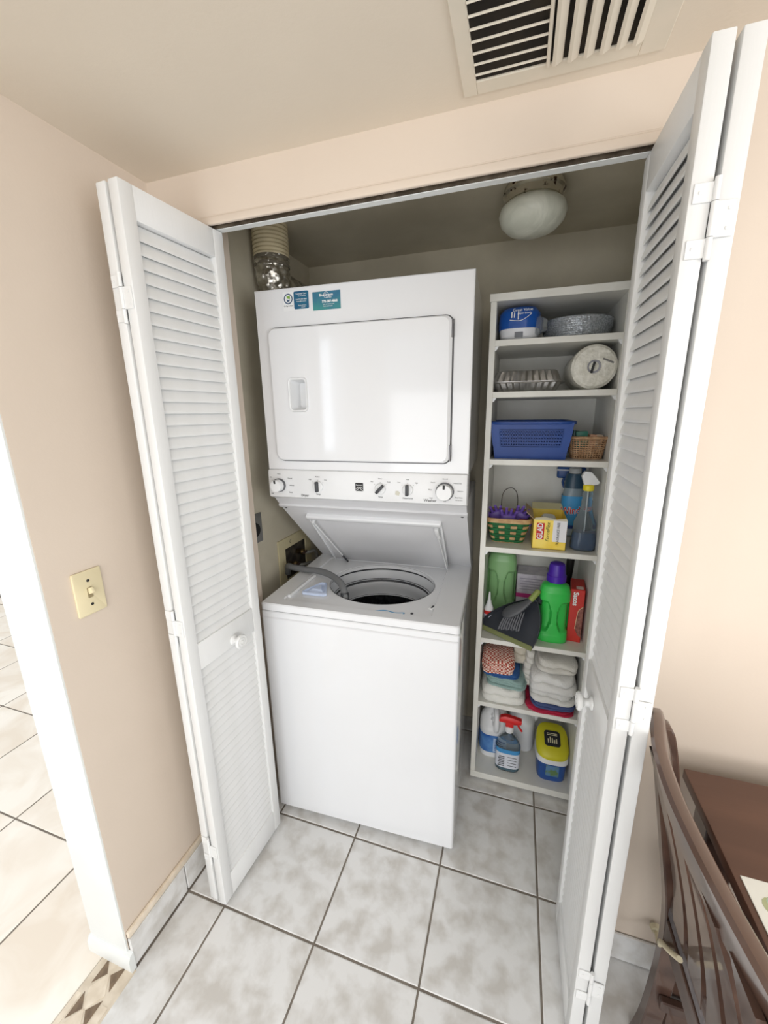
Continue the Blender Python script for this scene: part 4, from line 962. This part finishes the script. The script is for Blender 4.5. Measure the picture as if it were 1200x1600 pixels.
towel('folded_towel', (.722, .315, ZF+.060), .036, .14, .15, 3, fabric('warm_grey_terry', (200, 198, 190)), 'crumpled beige towel wedged between the two piles', 11, .0, 0, None)

# ---- bottom shelf: bleach jug
WJ = mat('white_jug_plastic', (228, 230, 232), .3, scale=6)
def gallon(loc, rz, label, blue, group=None):
    t = thing('bleach_jug', label, 'jug', loc, rz, group)
    link('jug', lofted(dense([(0, .058, .052, 3), (.006, .064, .058, 3), (.14, .065, .059, 3), (.175, .058, .053, 2.6), (.215, .036, .034, 2.2), (.236, .020, .020, 2), (.25, .020, .020, 2)], .008), 64, lambda p: (0, (.020 if p.y < 0 else 0)*math.exp(-((p.x-.010)/.030)**2*0)*max(0, min(1, (p.z-.145)/.03))*max(0, min(1, (.225-p.z)/.03))*(abs(p.x) > .016), 0)), WJ, t)
    link('jug_handle', tube([(0, -.022, .232), (0, -.050, .222), (0, -.064, .195), (0, -.062, .160), (0, -.054, .140)], .012, 14), WJ, t)
    link('cap', lathe([(.022, .246), (.022, .268), (.020, .270), (0, .270)], 24), mat('cap_blue', (38, 78, 160), .4) if blue else PLAST, t)
    if blue:
        link('label', lofted([(.030, .0652, .0592, 3), (.118, .0660, .0600, 3)], 64, caps=(False, False)), mat('label_royal', (40, 90, 168), .4, c2=(90, 140, 196), scale=16), t)
        link('label_text_panel', slab(rrect(.056, .070, .002, 2, .018, .072), .0008, 0, 'xz', -.0618), mat('label_ice', (176, 200, 228), .5), t)
        bm = bmesh.new()
        for k in range(7): add_box(bm, -.004, .040-.006*(k % 3), -.0624, -.0615, .046+.008*k, .0485+.008*k)
        link('label_print', from_bm(bm), INKBL, t)
    return t
gallon((.606, .322, ZG), .15, 'white bleach jug with a blue label on the bottom shelf', True)
gallon((.722, .400, ZG), PI/2*.9, 'plain white jug standing behind the red spray bottle', False)
# clear spray bottle with a red trigger
t = thing('red_spray_bottle', 'clear spray bottle with a red trigger and white label', 'bottle', (.667, .238, ZG))
link('bottle', lofted(dense([(0, .044, .027, 3), (.006, .049, .030, 3.2), (.10, .049, .030, 3.2), (.130, .044, .028, 2.8), (.158, .024, .020, 2.2), (.170, .014, .014, 2), (.192, .013, .013, 2)], .012), 48), GCL, t)
link('liquid', lofted([(.003, .042, .025, 3), (.008, .0465, .028, 3.2), (.03, .0465, .028, 3.2), (.030, .0, .0, 2)], 40), mat('teal_liquid', (60, 150, 178), .1, trans=.6, ior=1.2), t)
link('label', lofted([(.020, .0494, .0304, 3.2), (.098, .0494, .0304, 3.2)], 48, caps=(False, False)), mat('label_frost', (218, 222, 232), .5), t)
link('label_band', lofted([(.092, .0496, .0306, 3.2), (.112, .0496, .0306, 3.2)], 48, caps=(False, False)), mat('label_azure', (66, 146, 204), .5), t)
bm = bmesh.new()
for k in range(6): add_box(bm, -.038+.004*(k % 2), -.012, -.0312, -.0302, .028+.009*k, .032+.009*k)
for k in range(4): add_box(bm, .0, .036, -.0312, -.0302, .034+.014*k, .036+.014*k)
link('label_print', from_bm(bm), INK, t)
link('collar', lathe([(.014, .180), (.0175, .184), (.0175, .206), (.014, .210), (0, .210)], 24), PLAST, t)
RD = mat('red_trigger_plastic', (214, 34, 34), .35)
b = bmesh.new(); pf = [(-.044, .226), (.020, .222), (.048, .228), (.050, .246), (.020, .252), (-.020, .256), (-.040, .248), (-.046, .236)]
add_loft(b, [[Vector((x*.94, y, (z-.238)*f+.238)) for x, z in pf] for y, f in ((-.013, .6), (-.009, 1), (.009, 1), (.013, .6))]); add_box(b, -.016, .016, -.012, .012, .206, .232, .004, 2)
link('trigger_head', from_bm(b, ang=40), RD, t)
link('trigger', tube([(.032, 0, .228), (.036, 0, .212), (.050, 0, .192)], .0045, 8), RD, t)
# yellow lidded tub
t = thing('detergent_tub', 'blue tub with a bulging yellow lid at the right of the bottom shelf', 'tub', (.840, .268, ZG), .05)
link('tub_body', lofted(dense([(0, .050, .050, 4), (.006, .054, .054, 4), (.09, .058, .060, 4), (.092, .058, .060, 4)], .02), 64), mat('tub_blue', (40, 84, 158), .35, c2=(34, 74, 140), scale=8), t)
link('tub_label', slab(rrect(.050, .050, .003, 2, .0, .058), .0012, 0, 'xz', -.0600), mat('label_green', (96, 128, 84), .5, c2=(90, 130, 170), scale=30, lo=.45, hi=.55), t)
link('white_collar', lofted([(.090, .060, .062, 3.5), (.094, .064, .066, 3.5), (.112, .064, .066, 3.5), (.118, .060, .062, 3.5)], 64), PLAST, t)
lidt = Matrix.Rotation(math.radians(-38), 4, 'X')
YL = mat('lid_yellow', (206, 200, 44), .4, c2=(200, 194, 40), scale=8)
def tub_top(p): return (0, 0, (.055*max(0, (p.y+.06)/.12))*max(0, (p.z-.10)/.03 if p.z < .13 else 1))
link('lid', lofted([(.112, .0625, .0645, 3), (.122, .0640, .0660, 3), (.132, .060, .062, 3), (.140, .045, .047, 2.6), (.143, .02, .02, 2), (.1435, .0, .0, 2)], 64, tub_top, ang=50), YL, t)
link('lid_label', slab(rrect(.062, .062, .012, 5, 0, 0), .0012, 0, 'xy'), mat('label_ink', (34, 36, 44), .45), t, (-.002, -.006, .168), (math.radians(25), 0, 0))
bm = bmesh.new()
for k, (x, l) in enumerate(((-.018, .016), (-.010, .024), (-.002, .020), (.006, .014), (.014, .018))): add_box(bm, x, x+.004, -.018, -.018+l, .0013, .0019)
for k in range(2): add_box(bm, -.02, .02, .012+.006*k, .0145+.006*k, .0013, .0019)
link('lid_print', from_bm(bm), mat('print_gold', (220, 214, 180), .5), t, (-.002, -.006, .168), (math.radians(25), 0, 0))

# ================================================================== DINING CHAIR
ch = thing('dining_chair', 'dark wooden dining chair with a bowed slatted back beside the table', 'chair', (1.10, -.66, 0))
CX, CYY = 1.10, -.66
def pr3(x, y, z): return Vector((x-CX, y-CYY, z))
prx = [(.0, .985), (.10, 1.000), (.30, 1.008), (.45, 1.000), (.60, .975), (.75, .948), (.85, .930), (.915, .914)]
def post(y0, y1):
    bm = bmesh.new(); P = smooth_path([(x, 0, z) for z, x in prx], 4); rings = []
    for p in P:
        wd = .040 if p.z < .9 else .036
        rings.append([pr3(p.x+a, b_, p.z) for a, b_ in ((0, y0), (wd, y0), (wd, y1), (0, y1))])
    add_loft(bm, rings); bmesh.ops.bevel(bm, geom=bm.edges[:], offset=.003, segments=1, affect='EDGES')
    return from_bm(bm, ang=35)
link('rear_leg', post(-.455, -.425), WOOD, ch); link('rear_leg', post(-.905, -.875), WOOD, ch)
# crest rail bowed backwards
cr = [(.918, -.420), (.905, -.47), (.886, -.55), (.880, -.64), (.884, -.72), (.892, -.79), (.905, -.86), (.920, -.912)]
bm = bmesh.new(); P = smooth_path([(x, y, 0) for x, y in cr], 6); rings = []; nP = len(P)
for i, p in enumerate(P):
    q = i/(nP-1); lo_ = .868-.0*q; hi_ = .948-.016*(2*q-1)**4; th_ = .024
    rings.append([pr3(p.x+.022, p.y, lo_), pr3(p.x+.022+th_, p.y, lo_), pr3(p.x+th_, p.y, hi_-.006), pr3(p.x+th_*.75, p.y, hi_), pr3(p.x+th_*.2, p.y, hi_), pr3(p.x, p.y, hi_-.006)])
add_loft(bm, rings); link('crest_rail', from_bm(bm, ang=50), WOOD, ch)
for y in (-.505, -.585, -.665, -.745, -.825):
    xt = .902 if -.60 > y > -.76 else .908
    P = [(1.006, y, .46), (.992, y, .56), (.965, y, .68), (.935, y, .79), (xt, y, .885)]
    bm = bmesh.new(); add_loft(bm, [[pr3(p[0]+a, p[1]+b_, p[2]) for a, b_ in ((0, -.029), (.010, -.029), (.010, .029), (0, .029))] for p in smooth_path(P, 4)])
    link('back_slat', from_bm(bm), WOOD, ch)
link('seat', box(-.095, .325, -.235, .215, .435, .470, .010, 3), mat('seat_fabric', (128, 122, 124), .9, c2=(112, 108, 110), scale=80, bump=.4, bscale=300), ch)
link('seat_rail', boxes([(-.085, .315, -.225, -.200, .375, .437), (-.085, .315, .180, .205, .375, .437), (.29, .315, -.21, .19, .375, .437), (-.098, -.075, -.215, .20, .385, .437)], .002), WOOD, ch)
for y in (-.225, .175): link('front_leg', box(.285, .318, y, y+.033, 0, .44, .003, 1), WOOD, ch)
for y in (-.222, .188): link('stretcher', box(-.08, .29, y, y+.018, .17, .20, .003, 1), WOOD, ch)
link('stretcher', box(.09, .11, -.21, .19, .172, .198, .003, 1), WOOD, ch)
link('back_rail', box(-.095, -.078, -.215, .205, .468, .500, .003, 1), WOOD, ch)

# ================================================================== TABLE
tb = thing('dining_table', 'dark brown rectangular table along the right wall', 'table', (1.50, -.80, 0))
link('tabletop', box(-.478, .60, -.55, .44, .725, .750, .004, 2), TABLEM, tb)
link('apron', boxes([(-.44, -.42, -.50, .40, .65, .726), (.53, .55, -.50, .40, .65, .726), (-.42, .53, .38, .40, .65, .726), (-.42, .53, -.5, -.48, .65, .726)], .002), WOOD, tb)
for x in (-.455, .51):
    for y in (-.52, .355): link('leg', box(x, x+.06, y, y+.06, 0, .726, .004, 1), WOOD, tb)
pm = thing('placemat', 'white placemat with sage green leaves on the table edge', 'placemat', (1.20, -.735, .7505))
link('mat', box(-.168, .20, -.15, .155, 0, .002, .0008, 1), mat('mat_white', (236, 238, 232), .5), pm)
SG = mat('sage_print', (150, 176, 152), .5, c2=(190, 206, 190), scale=20); SG2 = mat('olive_print', (158, 166, 120), .5, c2=(190, 196, 160), scale=20)
for k, (x, y, a, l, m_) in enumerate(((-.128, .105, 2.5, .060, SG2), (-.118, .128, .3, .060, SG), (-.140, .072, 1.3, .062, SG), (-.118, .050, .5, .070, SG2), (-.142, .015, 1.8, .065, SG), (-.120, -.03, 1.2, .06, SG2), (-.11, .05, .4, .075, SG), (-.05, .10, -.3, .07, SG2), (-.09, -.03, 1.3, .08, SG), (-.02, .02, .2, .08, SG2), (.05, .08, .9, .07, SG), (-.03, -.09, -.6, .08, SG), (.06, -.04, .1, .08, SG2), (-.12, -.10, 2.2, .06, SG2), (.12, .02, 1.7, .07, SG))):
    pts = [(l*math.cos(t)*.5*(1), l*.26*math.sin(t)*(1+.3*math.cos(t))) for t in [2*PI*i/18 for i in range(18)]]
    c_, s_ = math.cos(a), math.sin(a)
    link('leaf_print', slab([(x+px*c_-py*s_, y+px*s_+py*c_) for px, py in pts], .0004, 0, 'xy', .0019+.00005*k), m_, pm)
# cord from the wall behind the chair
cdw = thing('power_cord', 'thin yellowed cord running from the low wall corner to behind the chair back', 'cord', (1.06, -.2955, .15))
CW = mat('old_white_plastic', (216, 206, 176), .5)
link('wall_clip', lathe([(0, -.012), (.012, -.010), (.014, 0)], 18, 'y'), CW, cdw, (0, 0, .02))
link('cord', tube([tuple(Vector(q)-Vector((1.06, -.2955, .15))) for q in ((1.060, -.303, .168), (1.050, -.36, .19), (0.995, -0.470, 0.380), (0.988, -0.520, 0.439), (0.988, -0.560, 0.485))], .0055, 8), CW, cdw)
